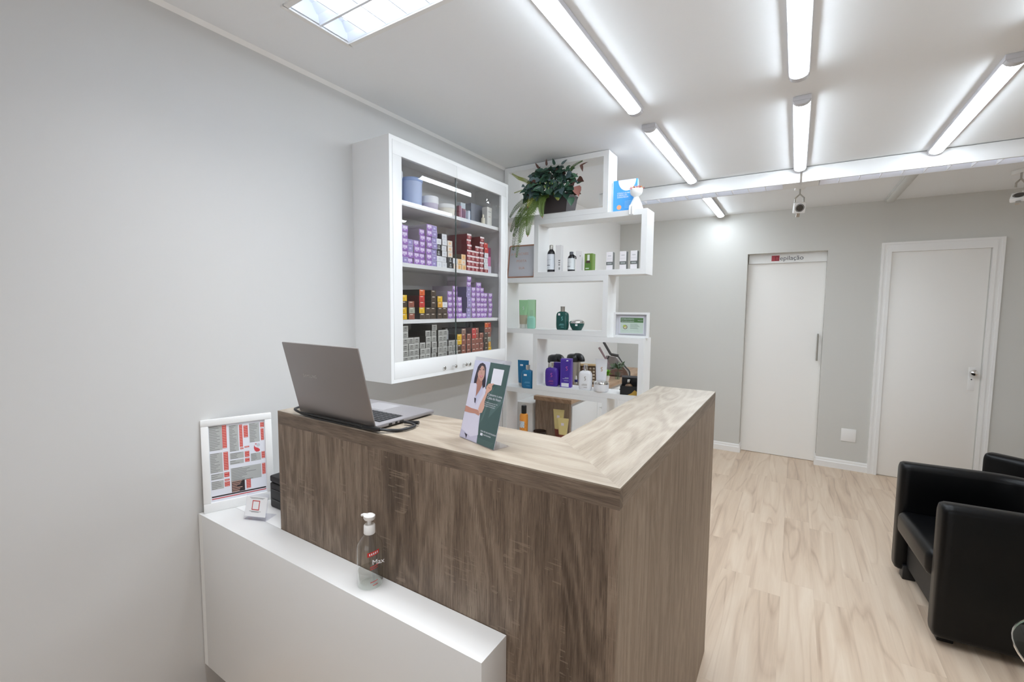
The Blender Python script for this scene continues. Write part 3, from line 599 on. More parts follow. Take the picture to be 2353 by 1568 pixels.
# sliver of a stack behind the left stile, upper shelf
for r in range(8):
    word, me = KIND['p']; o = bpy.data.objects.new('carton', me); C.objects.link(o); o.location = (.2, .678, SZ['upper']+r*CH)
    tag(o, 'purple product carton half hidden by the left door stile, %s up, upper cabinet shelf' % ordn(r), 'box', 'cartons on the upper cabinet shelf')
# odd things on the cabinet shelves
o = bpy.data.objects.new('carton', KIND['p'][1]); C.objects.link(o); o.location = (.2, 1.355, SZ['lower']+6*CH+.0002); o.rotation_euler = (0, 0, -.25); tag(o, 'purple product carton lying turned across the top of the lower shelf stacks', 'box', 'cartons on the lower cabinet shelf')
def pbox(name, sx, sy, sz, cols, label, cat, loc, rz=0., group=None, extra=None):
    """upright product box; cols: front/side colours; extra plates on the -y face (u0,v0,u1,v1,colour)"""
    b = MB(); b.box((-sx/2, -sy/2, 0), (sx/2, sy/2, sz), bev=.0008, seg=1); ms = [P(name+'_body', cols[0])]
    for f in b.bm.faces:
        if abs(f.normal.x) > .9 or f.normal.y > .9: f.material_index = 1
    ms.append(P(name+'_side', cols[-1]))
    for i, (u0, v0, u1, v1, c) in enumerate(extra or []):
        y = -sy/2-.0003-.0001*i; b.poly([(-sx/2+u0*sx, y, v0*sz), (-sx/2+u1*sx, y, v0*sz), (-sx/2+u1*sx, y, v1*sz), (-sx/2+u0*sx, y, v1*sz)], 2+i); ms.append(P(name+'_print', c))
    return solo(name, b, ms, label, cat, loc, rz, group, 0)
Z = SZ['upper']; QZ = PI/2
pbox('product_box', .040, .13, .045, [(214,206,220), (96,78,150)], 'small white and purple box at the right end of the upper cabinet shelf', 'box', (.13, 1.474, Z), QZ)
pbox('product_box', .042, .12, .058, [(206,120,160), (196,110,150)], 'pink box at the right end of the upper cabinet shelf', 'box', (.13, 1.474, Z+.0455), QZ)
pbox('product_box', .042, .12, .055, [(132,58,92), (120,50,82)], 'maroon box topmost at the right end of the upper cabinet shelf', 'box', (.13, 1.474, Z+.104), QZ)
Z = SZ['lower']
b = MB(); [b.box(a, c) for a, c in (((0, -.06, 0), (.004, -.052, .2)), ((0, .052, 0), (.004, .06, .2)), ((0, -.052, .192), (.004, .052, .2)), ((0, -.052, 0), (.004, .052, .008)))]; b.box((.001, -.052, .008), (.003, .052, .192), 1)
solo('black_rimmed_card', b, [M_black, P('card_grey', (186,190,186))], 'pale card with black rim behind the purple cartons on the lower cabinet shelf', 'card', (.03, 1.47, Z))
solo('grey_bottle', MB().lathe([(.011, 0), (.012, .004), (.012, .05), (.007, .055), (.007, .062)], seg=16), P('pearl_plastic', (206,204,206)), 'pearl white bottle standing on the grey cartons, bottom cabinet shelf', 'bottle', (.14, 1.128, SZ['bottom']+3*CH))
Z = SZ['top']
def jar(label, loc, r, h, body, lidc, name='product_jar', rim=1.05, lid=.25):
    t = thing(name, label, 'jar', loc)
    MB().lathe([(r*.9, 0), (r*.95, .003), (r, h*(1-lid))], seg=28).build('body', P('jar_body', body), t)
    MB().lathe([(r*rim*.98, h*(1-lid)), (r*rim, h*(1-lid)+.003), (r*rim, h-.006), (r*rim*.92, h)], seg=28).build('lid', P('jar_lid', lidc), t)
jar('large pale blue lidded bucket on the top cabinet shelf', (.135, .868, Z), .052, .150, (178,192,224), (150,172,216), lid=.12, rim=1.06)
jar('white and blue bucket half hidden by the stile, top cabinet shelf', (.11, .752, Z), .054, .168, (206,216,232), (226,228,232), lid=.2)
jar('white jar with mauve label beside the pale blue bucket, top cabinet shelf', (.15, .985, Z), .044, .082, (206,196,212), (236,236,238), lid=.45)
jar('low cream jar right of the mauve-labelled jar, top cabinet shelf', (.155, 1.108, Z), .050, .064, (236,230,216), (238,238,236), lid=.35)
pbox('product_box', .022, .10, .075, [(140,84,96), (128,76,88)], 'narrow maroon box with pink edge on the top cabinet shelf', 'box', (.135, 1.198, Z), QZ, None, [(.75, 0, 1, 1, (226,180,190))])
pbox('product_box', .040, .10, .066, [(126,74,86), (116,70,80)], 'maroon box right of the door gap on the top cabinet shelf', 'box', (.13, 1.236, Z), QZ)
for yq, hh, lb in ((1.274, .068, 'slim white tube beside the maroon box, top cabinet shelf'), (1.312, .07, 'slim pale blue tube beside a clear bag, top cabinet shelf')):
    solo('slim_tube', MB().lathe([(.010, 0), (.011, .003), (.011, hh-.004), (.009, hh)], seg=14), P('tube_white', (224,226,232)), lb, 'tube', (.155, yq, Z))
pbox('product_bag', .045, .03, .125, [(206,216,220), (196,206,212)], 'pale bag with blue base behind slim tubes, top cabinet shelf', 'bag', (.09, 1.325, Z), QZ, None, [(0, 0, 1, .45, (160,200,224)), (.5, .1, .9, .5, (220,232,240))])
pbox('product_box', .13, .06, .138, [(128,130,140), (84,84,92)], 'large grey box standing at the back of the top cabinet shelf', 'box', (.085, 1.455, Z), QZ)
solo('small_bottle', MB().lathe([(.011, 0), (.012, .003), (.012, .045), (.006, .05), (.006, .068)], seg=14), P('ivory', (226,218,196)), 'small ivory bottle before the large grey box, top cabinet shelf', 'bottle', (.175, 1.432, Z))
pbox('product_box', .05, .04, .120, [(226,224,216), (206,204,198)], 'tall off-white box before the large grey box, top cabinet shelf', 'box', (.165, 1.487, Z), QZ, None, [(.2, .75, .8, .78, (150,150,150)), (.25, .5, .7, .54, (190,170,160))])

# ------------------------------------------------------------------ stepped display shelf
ys, yd, kb = 1.93, 2.085, .034
SHF = thing('display_shelf', 'white floor-to-ceiling stepped display shelf of staggered open frames', 'shelf')
BX = [(.0, .785, 2.14, 2.526), (.253, 1.036, 1.745, 2.14), (.0, .800, 1.348, 1.745), (.255, 1.040, .950, 1.348), (.0, .812, .548, .950), (.253, 1.04, .148, .548)]
for (x0, x1, z0, z1) in BX:
    b = MB(); x0 = max(x0, .003); z1 -= .0006
    b.box((x0, ys, z0), (x1, yd, z0+kb)); b.box((x0, ys, z1-kb), (x1, yd, z1)); b.box((x0, ys, z0+kb), (x0+kb, yd, z1-kb)); b.box((x1-kb, ys, z0+kb), (x1, yd, z1-kb)); b.build('shelf_frame', M_white, SHF)
MB().box((.003, ys+.02, 0), (.80, yd-.02, .148)).build('plinth', M_white, SHF)

# --- row of box 2
Z = 1.745+kb+.0004
def lotion(label, loc, r, h, body, capc, labc, caph, capr, pump=False, rz=0., name='bottle', group=None):
    t = thing(name, label, 'bottle', loc, rz, group)
    MB().lathe([(r*.92, 0), (r, .003), (r, h*.68), (r*.85, h*.76), (capr*1.05, h*.83), (capr, h*.84)], seg=24).build('body', P('bottle_body', body, .25), t)
    MB().lathe([(capr, h*.84), (capr*1.1, h*.845), (capr*1.1, h-.002), (capr*.95, h)], seg=20).build('cap', capc, t)
    b = MB(); on_cyl(b, r+.0008, -PI, 0, h*.09, h*.66); on_cyl(b, r+.0011, -2.6, -1.4, h*.24, h*.262, 1); on_cyl(b, r+.0011, -2.5, -1.1, h*.45, h*.458, 2); b.build('label', [P('label_white', labc), M_blackm, P('label_line', (150,150,156))], t, fix=False)
    if pump: MB().tube([(0, 0, h*.95), (.02, -.004, h*.80), (.034, -.006, h*.74), (.036, -.006, h*.62)], .0035).build('spray_tube', M_blackm, t)
    return t
lotion('tall dark bottle with white label and silver cap on the second shelf frame', (.366, 1.975, Z), .027, .186, (40,38,42), M_steel, (222,226,232), .03, .012)
pbox('product_box', .040, .045, .182, [(228,226,226), (206,204,204)], 'tall slim white box beside the silver-capped dark bottle', 'box', (.424, 1.985, Z), .12, None, [(.55, .32, .85, .36, (110,110,110)), (.55, .40, .85, .44, (110,110,110)), (.55, .24, .85, .28, (110,110,110)), (.6, .08, .85, .17, (150,150,150))])
lotion('shorter dark bottle with grey cap and black spray tube, second shelf frame', (.520, 1.975, Z), .025, .132, (38,36,40), P('cap_grey', (92,94,100), .3), (222,226,228), .03, .012, True)
pbox('product_box', .040, .04, .136, [(232,228,228), (214,212,212)], 'slim white box behind the grey-capped dark bottle', 'box', (.572, 1.998, Z), .1, None, [(.6, .72, .8, .78, (170,168,170))])
t = thing('green_serum_box', 'green box with dropper bottle picture, middle of the second shelf frame', 'box', (.650, 1.985, Z), .0)
MB().box((-.028, -.025, 0), (.028, .025, .112), bev=.0008, seg=1).build('box', P('box_green', (110,138,62)), t)
b = MB(); [b.poly([(x0, -.0254-.0001*m, z0), (x1, -.0254-.0001*m, z0), (x1, -.0254-.0001*m, z1), (x0, -.0254-.0001*m, z1)], m) for m, x0, x1, z0, z1 in ((0, -.024, .018, .006, .055), (1, -.018, .012, .05, .066), (2, -.008, .008, .066, .104), (2, -.02, .004, .012, .018))]; b.build('front_print', [P('print_leaf', (88,128,54)), P('print_brown', (78,58,52)), P('print_white', (226,232,222))], t, 0, fix=False)
for x, lb in ((.798, 'left'), (.886, 'middle'), (.955, 'right')):
    pbox('serum_box', .042, .042, .112, [(230,226,228), (104,106,104)], 'white serum box with grey band, %s of the three on the second frame' % lb, 'box', (x, 1.968, Z), .05, 'white serum boxes', [(.0, .26, 1, .44, (96,100,98)), (.15, .31, .85, .39, (160,164,162)), (.25, .76, .75, .80, (180,180,184)), (.1, .60, .9, .615, (196,194,198))])
# --- letter board on box 3 top, left
Z = 1.7453
t = thing('letter_board', 'grey letter board with rose-gold frame standing on the third shelf frame', 'letter board', (.012, 1.962, Z+.003), -.0)
M_rose = mat('rose_gold', (206,160,140), .22, metal=.9); BW, BH = .228, .238; ML2 = Matrix.Rotation(-.14, 4, 'X')
b = MB(); b.box((.006, -.001, .006), (BW-.006, .004, BH-.006)); o = b.build('panel', P('board_grey', (196,196,202)), t); o.data.transform(ML2)
b = MB(); b.tube([(.008, 0, .004), (BW-.010, 0, .004), (BW-.004, 0, .012), (BW-.004, 0, BH-.016), (BW-.014, 0, BH-.004), (.008, 0, BH-.004), (.003, 0, BH-.010), (.003, 0, .010), (.008, 0, .004)], .006, 0, 8); o = b.build('frame', M_rose, t); o.data.transform(ML2)
for k, (s, u) in enumerate((('A R  ACNES', .092), ('POSTA', .112), ('SUA', .118))): lettering(s, .026, mat('letter_rose', (214,176,164), .3, metal=.4), t, ML2 @ face_front(u, -.0016, .165-k*.052), 'CENTER', .0006, gap=1.1)
# --- row of box 3
Z = 1.348+kb+.0004
def flat_tube(label, loc, w, h, body, capc, caph, rz=0., name='cosmetic_tube', group=None, low=None, taper=.40):
    t = thing(name, label, 'tube', loc, rz, group); rings = []; n = 24
    for k in range(9):
        s = k/8; z = caph+(h-caph)*s; rx = w*(taper+(.5-taper)*s); ry = w*.32*(1-s)+.0012; ex = 2+2*s
        rings.append([(math.copysign(abs(math.cos(q))**(2/ex), math.cos(q))*rx, math.copysign(abs(math.sin(q))**(2/ex), math.sin(q))*ry, z) for q in [2*PI*i/n for i in range(n)]])
    b = MB(); b.loft(rings)
    if low:
        for f in b.bm.faces:
            if f.calc_center_median().z < caph+(h-caph)*low[0]: f.material_index = 1
    b.build('body', [P('tube_body', body, .3)]+([P('tube_low', low[1], .3)] if low else []), t)
    if caph: MB().lathe([(w*.9*taper, 0), (w*.95*taper, .002), (w*.93*taper, caph)], seg=24, sy=.8).build('cap', P('tube_cap', capc, .3), t)
    return t
def s_logo(t, x, y, z, s, m):
    pts = path([(x+s*.5, y, z+s), (x-.1*s, y, z+s*1.05), (x-s*.35, y, z+s*.6), (x, y, z+s*.15), (x+s*.4, y, z-s*.3), (x+s*.1, y, z-s*.85), (x-s*.4, y, z-s*.8)], 4)
    MB().tube(pts, s*.13, 0, 6).build('logo', m, t)
def small_print(t, rows, m, y): 
    b = MB(); [b.box((x0, y-.0003, z), (x1, y, z+.002)) for x0, x1, z in rows]; b.build('small_print', m, t)
def oval_bottle(label, loc, w, h, body, cap, capr, caph, rz=0., name='shampoo_bottle', logo=None, dpt=.55, sticker=None):
    t = thing(name, label, 'bottle', loc, rz); hb = h-caph; prof = [(.82, 0), (.90, .03), (.97, .12), (1, .3), (1, .72), (.96, .84), (.84, .93), (.55, .985), (.34, 1.0)]
    MB().lathe([(r*w/2, z*hb) for r, z in prof], seg=32, sy=dpt, ex=3.2).build('body', body, t)
    MB().lathe([(capr*.95, hb-.002), (capr, hb+.002), (capr, h-.003), (capr*1.08, h)], seg=20).build('cap', cap, t)
    y = -w/2*dpt-.0004
    if logo: s_logo(t, .004, y, hb*.60, w*.13, logo); small_print(t, [(-.012, .018, hb*.30), (-.018, .018, hb*.25), (-.005, .018, hb*.14)], logo, y)
    if sticker: MB().box((-.024, y-.0006, hb*.78), (-.010, y, hb*.90)).build('price_sticker', M_paper, t)
    return t
M_logo = P('logo_white', (216,214,224), .3); M_dg = P('dark_green', (24,78,72), .18); M_bl = P('teal_blue', (24,112,158), .22); M_pu = P('deep_purple', (72,42,146), .22); M_wp = P('white_plastic', (232,232,234), .22)
t = flat_tube('pale green tube with brownish base at the left of the third shelf frame', (.140, 1.985, Z), .068, .205, (150,196,150), (206,206,200), .03, .2, low=(.32, (168,160,138)))
s_logo(t, .004, -.012, .145, .010, M_logo)
pbox('product_box', .055, .045, .208, [(168,206,168), (120,160,112)], 'tall pale green box behind the small mint bottle', 'box', (.182, 2.035, Z), .3)
t = oval_bottle('small mint green bottle with clear cap on the third shelf frame', (.217, 1.968, Z), .060, .132, P('mint', (146,200,180), .25), M_acr, .012, .042, .2)
t = oval_bottle('dark green bottle with silver cap and price sticker, third shelf frame', (.462, 1.975, Z), .088, .160, M_dg, M_steel, .015, .034, .12, logo=P('logo_cyan', (130,206,206), .2), sticker=True)
t = thing('hair_mask_jar', 'dark green jar with domed silver lid beside the dark green bottle', 'jar', (.566, 1.985, Z), .1)
MB().lathe([(.030, 0), (.034, .004), (.046, .028), (.050, .044), (.050, .047)], seg=32).build('body', M_dg, t); MB().lathe([(.0512, .047), (.0515, .051), (.048, .060), (.036, .068), (.015, .0715), (.002, .072)], seg=32).build('lid', M_chrome, t)
MB().box((.004, -.0506, .030), (.019, -.047, .042)).build('price_sticker', M_paper, t)
# --- certificate frame on box 4 top
Z = 1.3482
t = thing('certificate_frame', 'white framed green notice standing at the right end of the fourth shelf frame', 'picture frame', (.832, 1.96, Z), .03)
CWd, CHt = .222, .160; b = MB()
for (a, c) in (((0, 0, 0), (CWd, .03, .013)), ((0, 0, CHt-.013), (CWd, .03, CHt)), ((0, 0, .013), (.013, .03, CHt-.013)), ((CWd-.013, 0, .013), (CWd, .03, CHt-.013))): b.box(a, c)
b.box((.013, .024, .013), (CWd-.013, .03, CHt-.013)); b.build('frame', M_white, t)
MB().box((.034, .016, .022), (CWd-.030, .018, .136)).build('notice', M_paper, t)
b = MB(); q = lambda x0, z0, x1, z1, y, m: b.poly([(x0, y, z0), (x1, y, z0), (x1, y, z1), (x0, y, z1)], m); q(.041, .027, .186, .096, .0158, 6); q(.041, .096, .186, .126, .0157, 0)
for k in range(5): q(.104, .084-k*.007, .150+.006*(k % 3), .086-k*.007, .0157, 1)
for k in range(2): q(.104, .045-k*.004, .160, .046-k*.004, .0157, 2); q(.050, .045-k*.004, .09, .046-k*.004, .0157, 2)
b.poly([(.072+.014*math.cos(2*PI*k/20), .0157, .066+.014*math.sin(2*PI*k/20)) for k in range(20)], 3); b.poly([(.072+.011*math.cos(2*PI*k/20), .0155, .066+.011*math.sin(2*PI*k/20)) for k in range(20)], 4); b.poly([(.067+.009*math.cos(2*PI*k/14), .0153, .073+.007*math.sin(2*PI*k/14)) for k in range(14)], 5)
b.build('notice_print', [P('notice_green', (92,134,78)), P('notice_line', (126,148,124)), P('notice_faint', (190,206,190)), P('seal_ring', (96,96,76)), P('seal_cream', (226,216,170)), P('seal_lime', (196,214,96)), P('notice_pale', (220,236,216))], t, 0, fix=False)
lettering('ESTABELECIMENTO', .0105, M_paper, t, face_front(.046, .0154, .113), sx=.88); lettering('PRESTADOR DE SERVIÇO', .0095, M_paper, t, face_front(.046, .0154, .100), sx=.76); lettering('PROCON', .0075, M_paper, t, face_front(.151, .0154, .106))
MB().box((.013, .008, .013), (CWd-.013, .0095, CHt-.013)).build('glass', M_acr, t)
# --- row of box 4 and the left end of box 5 top
Z = .9503
t = flat_tube('blue tube standing left of the blue bottle on the fifth frame top', (.118, 2.030, Z), .090, .19, (24,112,158), (206,206,204), .022, .15); MB().box((-.020, -.0125, .148), (.002, -.011, .160)).build('price_sticker', M_paper, t)
t = oval_bottle('blue shampoo bottle with silver cap left of the purple bottle', (.197, 1.962, Z), .092, .168, M_bl, M_chrome, .015, .034, .15, sticker=False); MB().box((-.020, -.0275, .090), (.002, -.0252, .103)).build('price_sticker', M_paper, t); small_print(t, [(-.010, .026, .045), (-.016, .026, .038), (0, .026, .018)], P('print_lightblue', (120,190,224)), -.0253)
Z = .95+kb+.0004
pbox('product_box', .085, .045, .160, [(70,42,140), (62,38,124)], 'purple box behind the purple shampoo bottle', 'box', (.418, 2.04, Z), .12, None, [(.8, .78, .95, .92, (226,220,236))])
M_ml = P('logo_pink', (206,96,160), .3)
t = oval_bottle('purple shampoo bottle with silver cap at the left of the fourth frame', (.395, 1.962, Z), .098, .168, M_pu, M_chrome, .015, .036, .12, logo=M_ml)
t = thing('purple_tube_box', 'tall purple box with printed tube right of the purple bottle', 'box', (.495, 1.985, Z), .22)
MB().box((-.038, -.025, 0), (.038, .025, .198), bev=.0008, seg=1).build('box', P('box_purple', (92,62,170)), t)
b = MB(); b.poly([(-.030, -.0254, .03), (.022, -.0254, .03), (.034, -.0254, .188), (-.036, -.0254, .188)], 0); b.poly([(-.030, -.0255, .004), (.022, -.0255, .004), (.022, -.0255, .030), (-.030, -.0255, .030)], 1); b.poly([(.0, -.0256, .182), (.016, -.0256, .182), (.016, -.0256, .19), (.006, -.0256, .19)], 1); b.build('tube_print', [P('print_purple', (66,40,146)), P('print_cap', (226,226,230))], t, 0, fix=False)
s_logo(t, .006, -.0262, .130, .013, M_ml); small_print(t, [(-.006, .02, .066), (-.022, .02, .059), (-.012, .02, .045)], M_logo, -.0256)
t = oval_bottle('white shampoo bottle with chrome cap on the fourth frame', (.646, 1.962, Z), .090, .168, M_wp, M_chrome, .014, .038, .12, logo=P('logo_bronze', (150,138,124), .3, metal=.5))
t = flat_tube('white tube standing behind the white jar and white bottle', (.722, 2.052, Z), .082, .205, (236,236,238), (226,226,228), .03, .12); s_logo(t, .006, -.0145, .135, .013, P('logo_copper', (206,160,120), .3))
t = thing('hair_mask_jar', 'low white jar with chrome-rimmed lid before the white tube', 'jar', (.757, 1.966, Z), .1)
MB().lathe([(.040, 0), (.046, .004), (.050, .020), (.050, .050), (.048, .052)], seg=32).build('body', M_wp, t); MB().lathe([(.0505, .052), (.051, .056), (.046, .064), (.030, .069), (.004, .070)], seg=32).build('lid', M_chrome, t)
t = thing('perfume_gift_box', 'open black gift box with a perfume bottle at the shelf right end', 'gift box', (.942, 1.985, Z), .20)
b = MB(); [b.box(a, c) for a, c in (((-.055, -.045, 0), (.055, .045, .004)), ((-.055, -.045, .004), (.055, -.041, .056)), ((-.055, .041, .004), (.055, .045, .10)), ((-.055, -.041, .004), (-.051, .041, .056)))]; b.prism([(.051, -.041, .004), (.051, .041, .004), (.051, .041, .10), (.051, .02, .10), (.051, -.041, .056)], (.004, 0, 0)); b.build('box', M_black, t)
b = MB(); b.prism([(-.055, .030, .10), (.055, .030, .10), (.055, .046, .108), (-.055, .046, .108)], (0, .003, .003)); b.build('lid_flap', P('flap_grey', (70,70,72)), t)
b = MB(); b.poly([(-.008, -.0453, .0), (.055, -.0453, .0), (.055, -.0453, .020), (.035, -.0453, .034), (.015, -.0453, .012)]); b.build('gold_corner', mat('gold_print', (186,150,70), .35, metal=.5), t, 0, fix=False)
MB().box((-.05, -.040, .004), (.05, .040, .035)).build('insert', M_blackm, t)
t = thing('perfume_bottle', 'small perfume bottle with silver stopper lying in the black gift box', 'bottle', (.938, 1.978, Z+.0356), .2)
MB().lathe([(.010, 0), (.022, .006), (.024, .016), (.018, .026), (.008, .031)], seg=24, sy=.7).build('body', P('perfume_amber', (120,92,66), .1), t); MB().lathe([(.007, .031), (.010, .036), (.010, .056), (.007, .060)], seg=16).build('stopper', M_chrome, t)
# --- box 5 floor
Z = .548+kb+.0004
t = thing('orange_bottle', 'orange patterned bottle with black cap on the fifth frame, below blue bottle', 'bottle', (.160, 1.975, Z), .1)
MB().lathe([(.029, 0), (.031, .003), (.031, .155), (.028, .166), (.018, .172)], seg=24).build('body', P('orange_plastic', (236,156,66), .3), t); MB().lathe([(.018, .172), (.019, .174), (.019, .228), (.017, .231)], seg=20).build('cap', M_black, t)
b = MB(); on_cyl(b, .0315, -2.3, -1.0, .07, .118, 0); [on_cyl(b, .0315, -2.4+.25*(k % 7), -2.3+.25*(k % 7), .018+.013*(k % 9), .024+.013*(k % 9), 1) for k in range(22)]; b.build('label', [P('label_blue_white', (206,218,226)), P('leaf_brown', (150,92,44))], t, fix=False)
M_gt = (206,188,128)
for x, y_, h, lb in ((.418, 2.03, .222, 'taller gold tube leaning left on the fifth frame by the oak panel'), (.484, 1.965, .182, 'shorter gold tube right of the taller gold tube on the fifth frame')):
    t = flat_tube(lb, (x, y_, Z), .085, h, M_gt, (110,52,40), .0, .12, low=(.40, (118,58,42)), taper=.24); MB().box((-.010, -.0105, h*.72), (.010, -.009, h*.82)).build('logo_plate', P('logo_plate', (216,206,216)), t)
solo('dark_bowl', MB().lathe([(.025, 0), (.045, .028), (.048, .058), (.044, .058), (.040, .03), (.004, .008)], seg=28), P('dark_ceramic', (58,44,38), .25), 'dark brown bowl between the orange bottle and gold tubes', 'bowl', (.290, 1.985, Z))

# ------------------------------------------------------------------ plant, book and figure vase on top
t = thing('potted_plant', 'artificial plant with dark leaves and hanging ferns in a dark square pot', 'plant', (.40, 1.99, 2.1404+kb))
b = MB(); b.loft([[(-s, -s*.7, z), (s, -s*.7, z), (s, s*.7, z), (-s, s*.7, z)] for s, z in ((.098, 0), (.112, .10), (.118, .12), (.108, .12), (.100, .10))]); pot = b.build('pot', mat('dark_wood_pot', (54,46,46), .5, bump=.4, bscale=60), t, 0)
M_leaf = [P('leaf_dark', (58,86,72), .3), P('leaf_green', (78,114,90), .3), P('leaf_blue', (92,112,114), .3), P('leaf_brown', (96,66,58), .4), P('leaf_lime', (150,170,90), .4), P('leaf_pink', (172,118,108), .4)]
b = MB(); rnd = random.Random(11)
def leaf(b, c, d, n, L, W, m):
    d = Vector(d).normalized(); n = Vector(n); n = (n-d*n.dot(d)).normalized(); s = d.cross(n); c = Vector(c)
    out = [(0, .06), (.08, .38), (.28, .5), (.55, .42), (.8, .2), (1, 0)]
    mid = [c+d*L*u-n*L*.16*u*u for u, _ in out]; lf = [p+s*W*v+n*W*.14*(v > .1) for p, (u, v) in zip(mid, out)]; rg = [p-s*W*v+n*W*.14*(v > .1) for p, (u, v) in zip(mid, out)]
    V = [[b.bm.verts.new(p) for p in r] for r in (lf, mid, rg)]
    for a, q in ((V[0], V[1]), (V[1], V[2])):
        for i in range(5):
            f = b.bm.faces.new((a[i], q[i], q[i+1], a[i+1])) if i < 4 or True else None
            f.material_index = m
for k in range(250):
    th = rnd.uniform(0, 2*PI); ph = rnd.uniform(-.45, 1.3); R = rnd.uniform(.5, 1.)
    c = Vector((-.01+.20*R*math.cos(ph)*math.cos(th), -.07+.10*R*math.cos(ph)*math.sin(th), min(.275, .165+.140*R*math.sin(ph))))
    d = Vector((math.cos(th)*math.cos(ph)+rnd.uniform(-.5, .5), -abs(math.sin(th))*.6+rnd.uniform(-.5, .2), math.sin(ph)*.4-.45+rnd.uniform(-.3, .5)))
    leaf(b, c, d, (rnd.uniform(-.4, .6), -1, rnd.uniform(.1, .8)), rnd.uniform(.035, .060), rnd.uniform(.032, .052), rnd.choice([0, 0, 0, 0, 1, 1, 2, 2, 3]))
for (c, d, L, W, m) in (((.165, -.06, .155), (.3, -.2, -.8), .075, .06, 5), ((.10, -.075, .12), (.3, -.4, -.8), .06, .05, 0), ((.13, -.06, .09), (.1, -.2, -1), .06, .05, 1), ((.21, -.09, .28), (.3, -.1, -1), .05, .02, 3), ((-.10, -.09, .30), (-.5, -.2, .9), .05, .016, 3), ((-.04, -.09, .31), (0, -.2, 1), .045, .016, 3), ((.02, -.09, .305), (-.3, -.1, 1), .05, .02, 0), ((.07, -.09, .30), (.8, 0, .6), .05, .02, 2), ((.2, -.09, .27), (1, 0, .4), .06, .012, 3)):
    leaf(b, c, d, (.3, -1, .4), L, W, m)
for k in range(14): leaf(b, (rnd.uniform(-.12, .09), -.15, rnd.uniform(.13, .2)), (0, -.3, -1), (0, -1, 0), .018, .008, 4)
for k in range(60):
    x = rnd.uniform(-.19, .10); leaf(b, (x, -.12+rnd.uniform(-.05, .02), rnd.uniform(.10, .20)), (rnd.uniform(-.6, .6), -.5, rnd.uniform(-1, .1)), (rnd.uniform(-.4, .5), -1, rnd.uniform(.2, .8)), rnd.uniform(.04, .06), rnd.uniform(.036, .052), rnd.choice([0, 0, 1, 2, 2]))
b.build('leaves', M_leaf, t, 60, fix=False)
b = MB()
for k in range(26):
    th = rnd.uniform(0, 2*PI); r = rnd.uniform(.3, .95); b.tube(path([(rnd.uniform(-.03, .03), rnd.uniform(-.02, .02), .10), (.09*r*math.cos(th), -.03+.05*r*math.sin(th), .20), (.17*r*math.cos(th), -.05+.07*r*math.sin(th), .22+.08*rnd.random())], 4), .0022, 0, 5)
b.build('stems', P('stem_brown', (70,58,44)), t)
M_fern = [P('fern_dark', (70,94,44), .45), P('fern_green', (100,124,54), .45), P('fern_lime', (146,156,70), .45)]; M_tip = P('frond_tip', (150,96,70))
def frond(pts, w, m, tip=False):
    b = MB(); P_ = path(pts, 7); n = len(P_); b.tube(P_, [.0022*(1-.6*i/n) for i in range(n)], 0, 5)
    for i in range(1, n-1):
        s = i/n; d = (P_[i+1]-P_[i-1]).normalized(); side = d.cross(Vector((.25, -1, .25))).normalized(); ww = w*(math.sin(PI*min(1, .22+.78*s))**.7)*(1-.25*s)
        for sg in (-1, 1):
            for e in (0, .5):
                p = P_[i]+(P_[i+1]-P_[i])*e; q = p+side*sg*ww+d*ww*.45; mdl = (p+q)/2+d*.003-Vector((0, .004, 0))
                b.poly([p-d*.0012, mdl-d*.0032, q, mdl+d*.0022, p+d*.0014], 0)
    if tip: b.tube([P_[-1], P_[-1]+(P_[-1]-P_[-3])*.9], [.004, .002], 1, 6)
    b.build('fern_frond', [M_fern[m], M_tip], t, 0, fix=False)
for pts, w, m, tp in (
 ([(-.08, -.06, .12), (-.16, -.12, .10), (-.24, -.14, .05), (-.31, -.12, -.01)], .030, 0, 0), ([(-.07, -.07, .11), (-.15, -.14, .04), (-.21, -.16, -.06), (-.26, -.15, -.15)], .036, 0, 0),
 ([(-.06, -.08, .11), (-.13, -.15, .03), (-.17, -.17, -.08), (-.20, -.165, -.20)], .040, 1, 0), ([(-.05, -.08, .11), (-.10, -.15, .03), (-.125, -.17, -.08), (-.14, -.16, -.15)], .040, 1, 1),
 ([(-.08, -.06, .11), (-.18, -.12, .0), (-.25, -.13, -.12), (-.28, -.12, -.24)], .036, 0, 0), ([(-.02, -.08, .12), (-.04, -.13, .10), (-.045, -.15, .03), (-.035, -.15, -.035)], .036, 1, 1),
 ([(-.10, -.05, .14), (-.18, -.10, .22), (-.24, -.12, .25), (-.30, -.11, .29)], .018, 2, 0), ([(-.10, -.05, .14), (-.20, -.09, .17), (-.30, -.08, .165)], .012, 2, 0),
 ([(.0, -.08, .13), (.05, -.13, .13), (.07, -.15, .09), (.08, -.15, .06)], .026, 2, 1), ([(-.06, -.09, .12), (-.11, -.15, .10), (-.14, -.16, .04)], .030, 2, 1),
 ([(-.08, -.06, .10), (-.19, -.10, -.02), (-.235, -.11, -.16), (-.265, -.10, -.29)], .028, 1, 0), ([(-.07, -.07, .12), (-.17, -.12, .06), (-.25, -.13, -.03), (-.30, -.12, -.11)], .034, 0, 0), ([(-.04, -.08, .12), (-.09, -.14, .08), (-.12, -.16, .0), (-.15, -.16, -.09)], .038, 1, 0), ([(-.06, -.08, .12), (-.15, -.14, .06), (-.22, -.15, -.02), (-.24, -.14, -.09)], .036, 1, 0),
 ([(.10, -.07, .2), (.15, -.09, .27), (.22, -.09, .30)], .014, 0, 0)): frond(pts, w, m, tp)
t = thing('blue_book', 'bright blue paperback with a white half-circle, upright on the shelf top', 'book', (.794, 2.0, 2.141), .06)
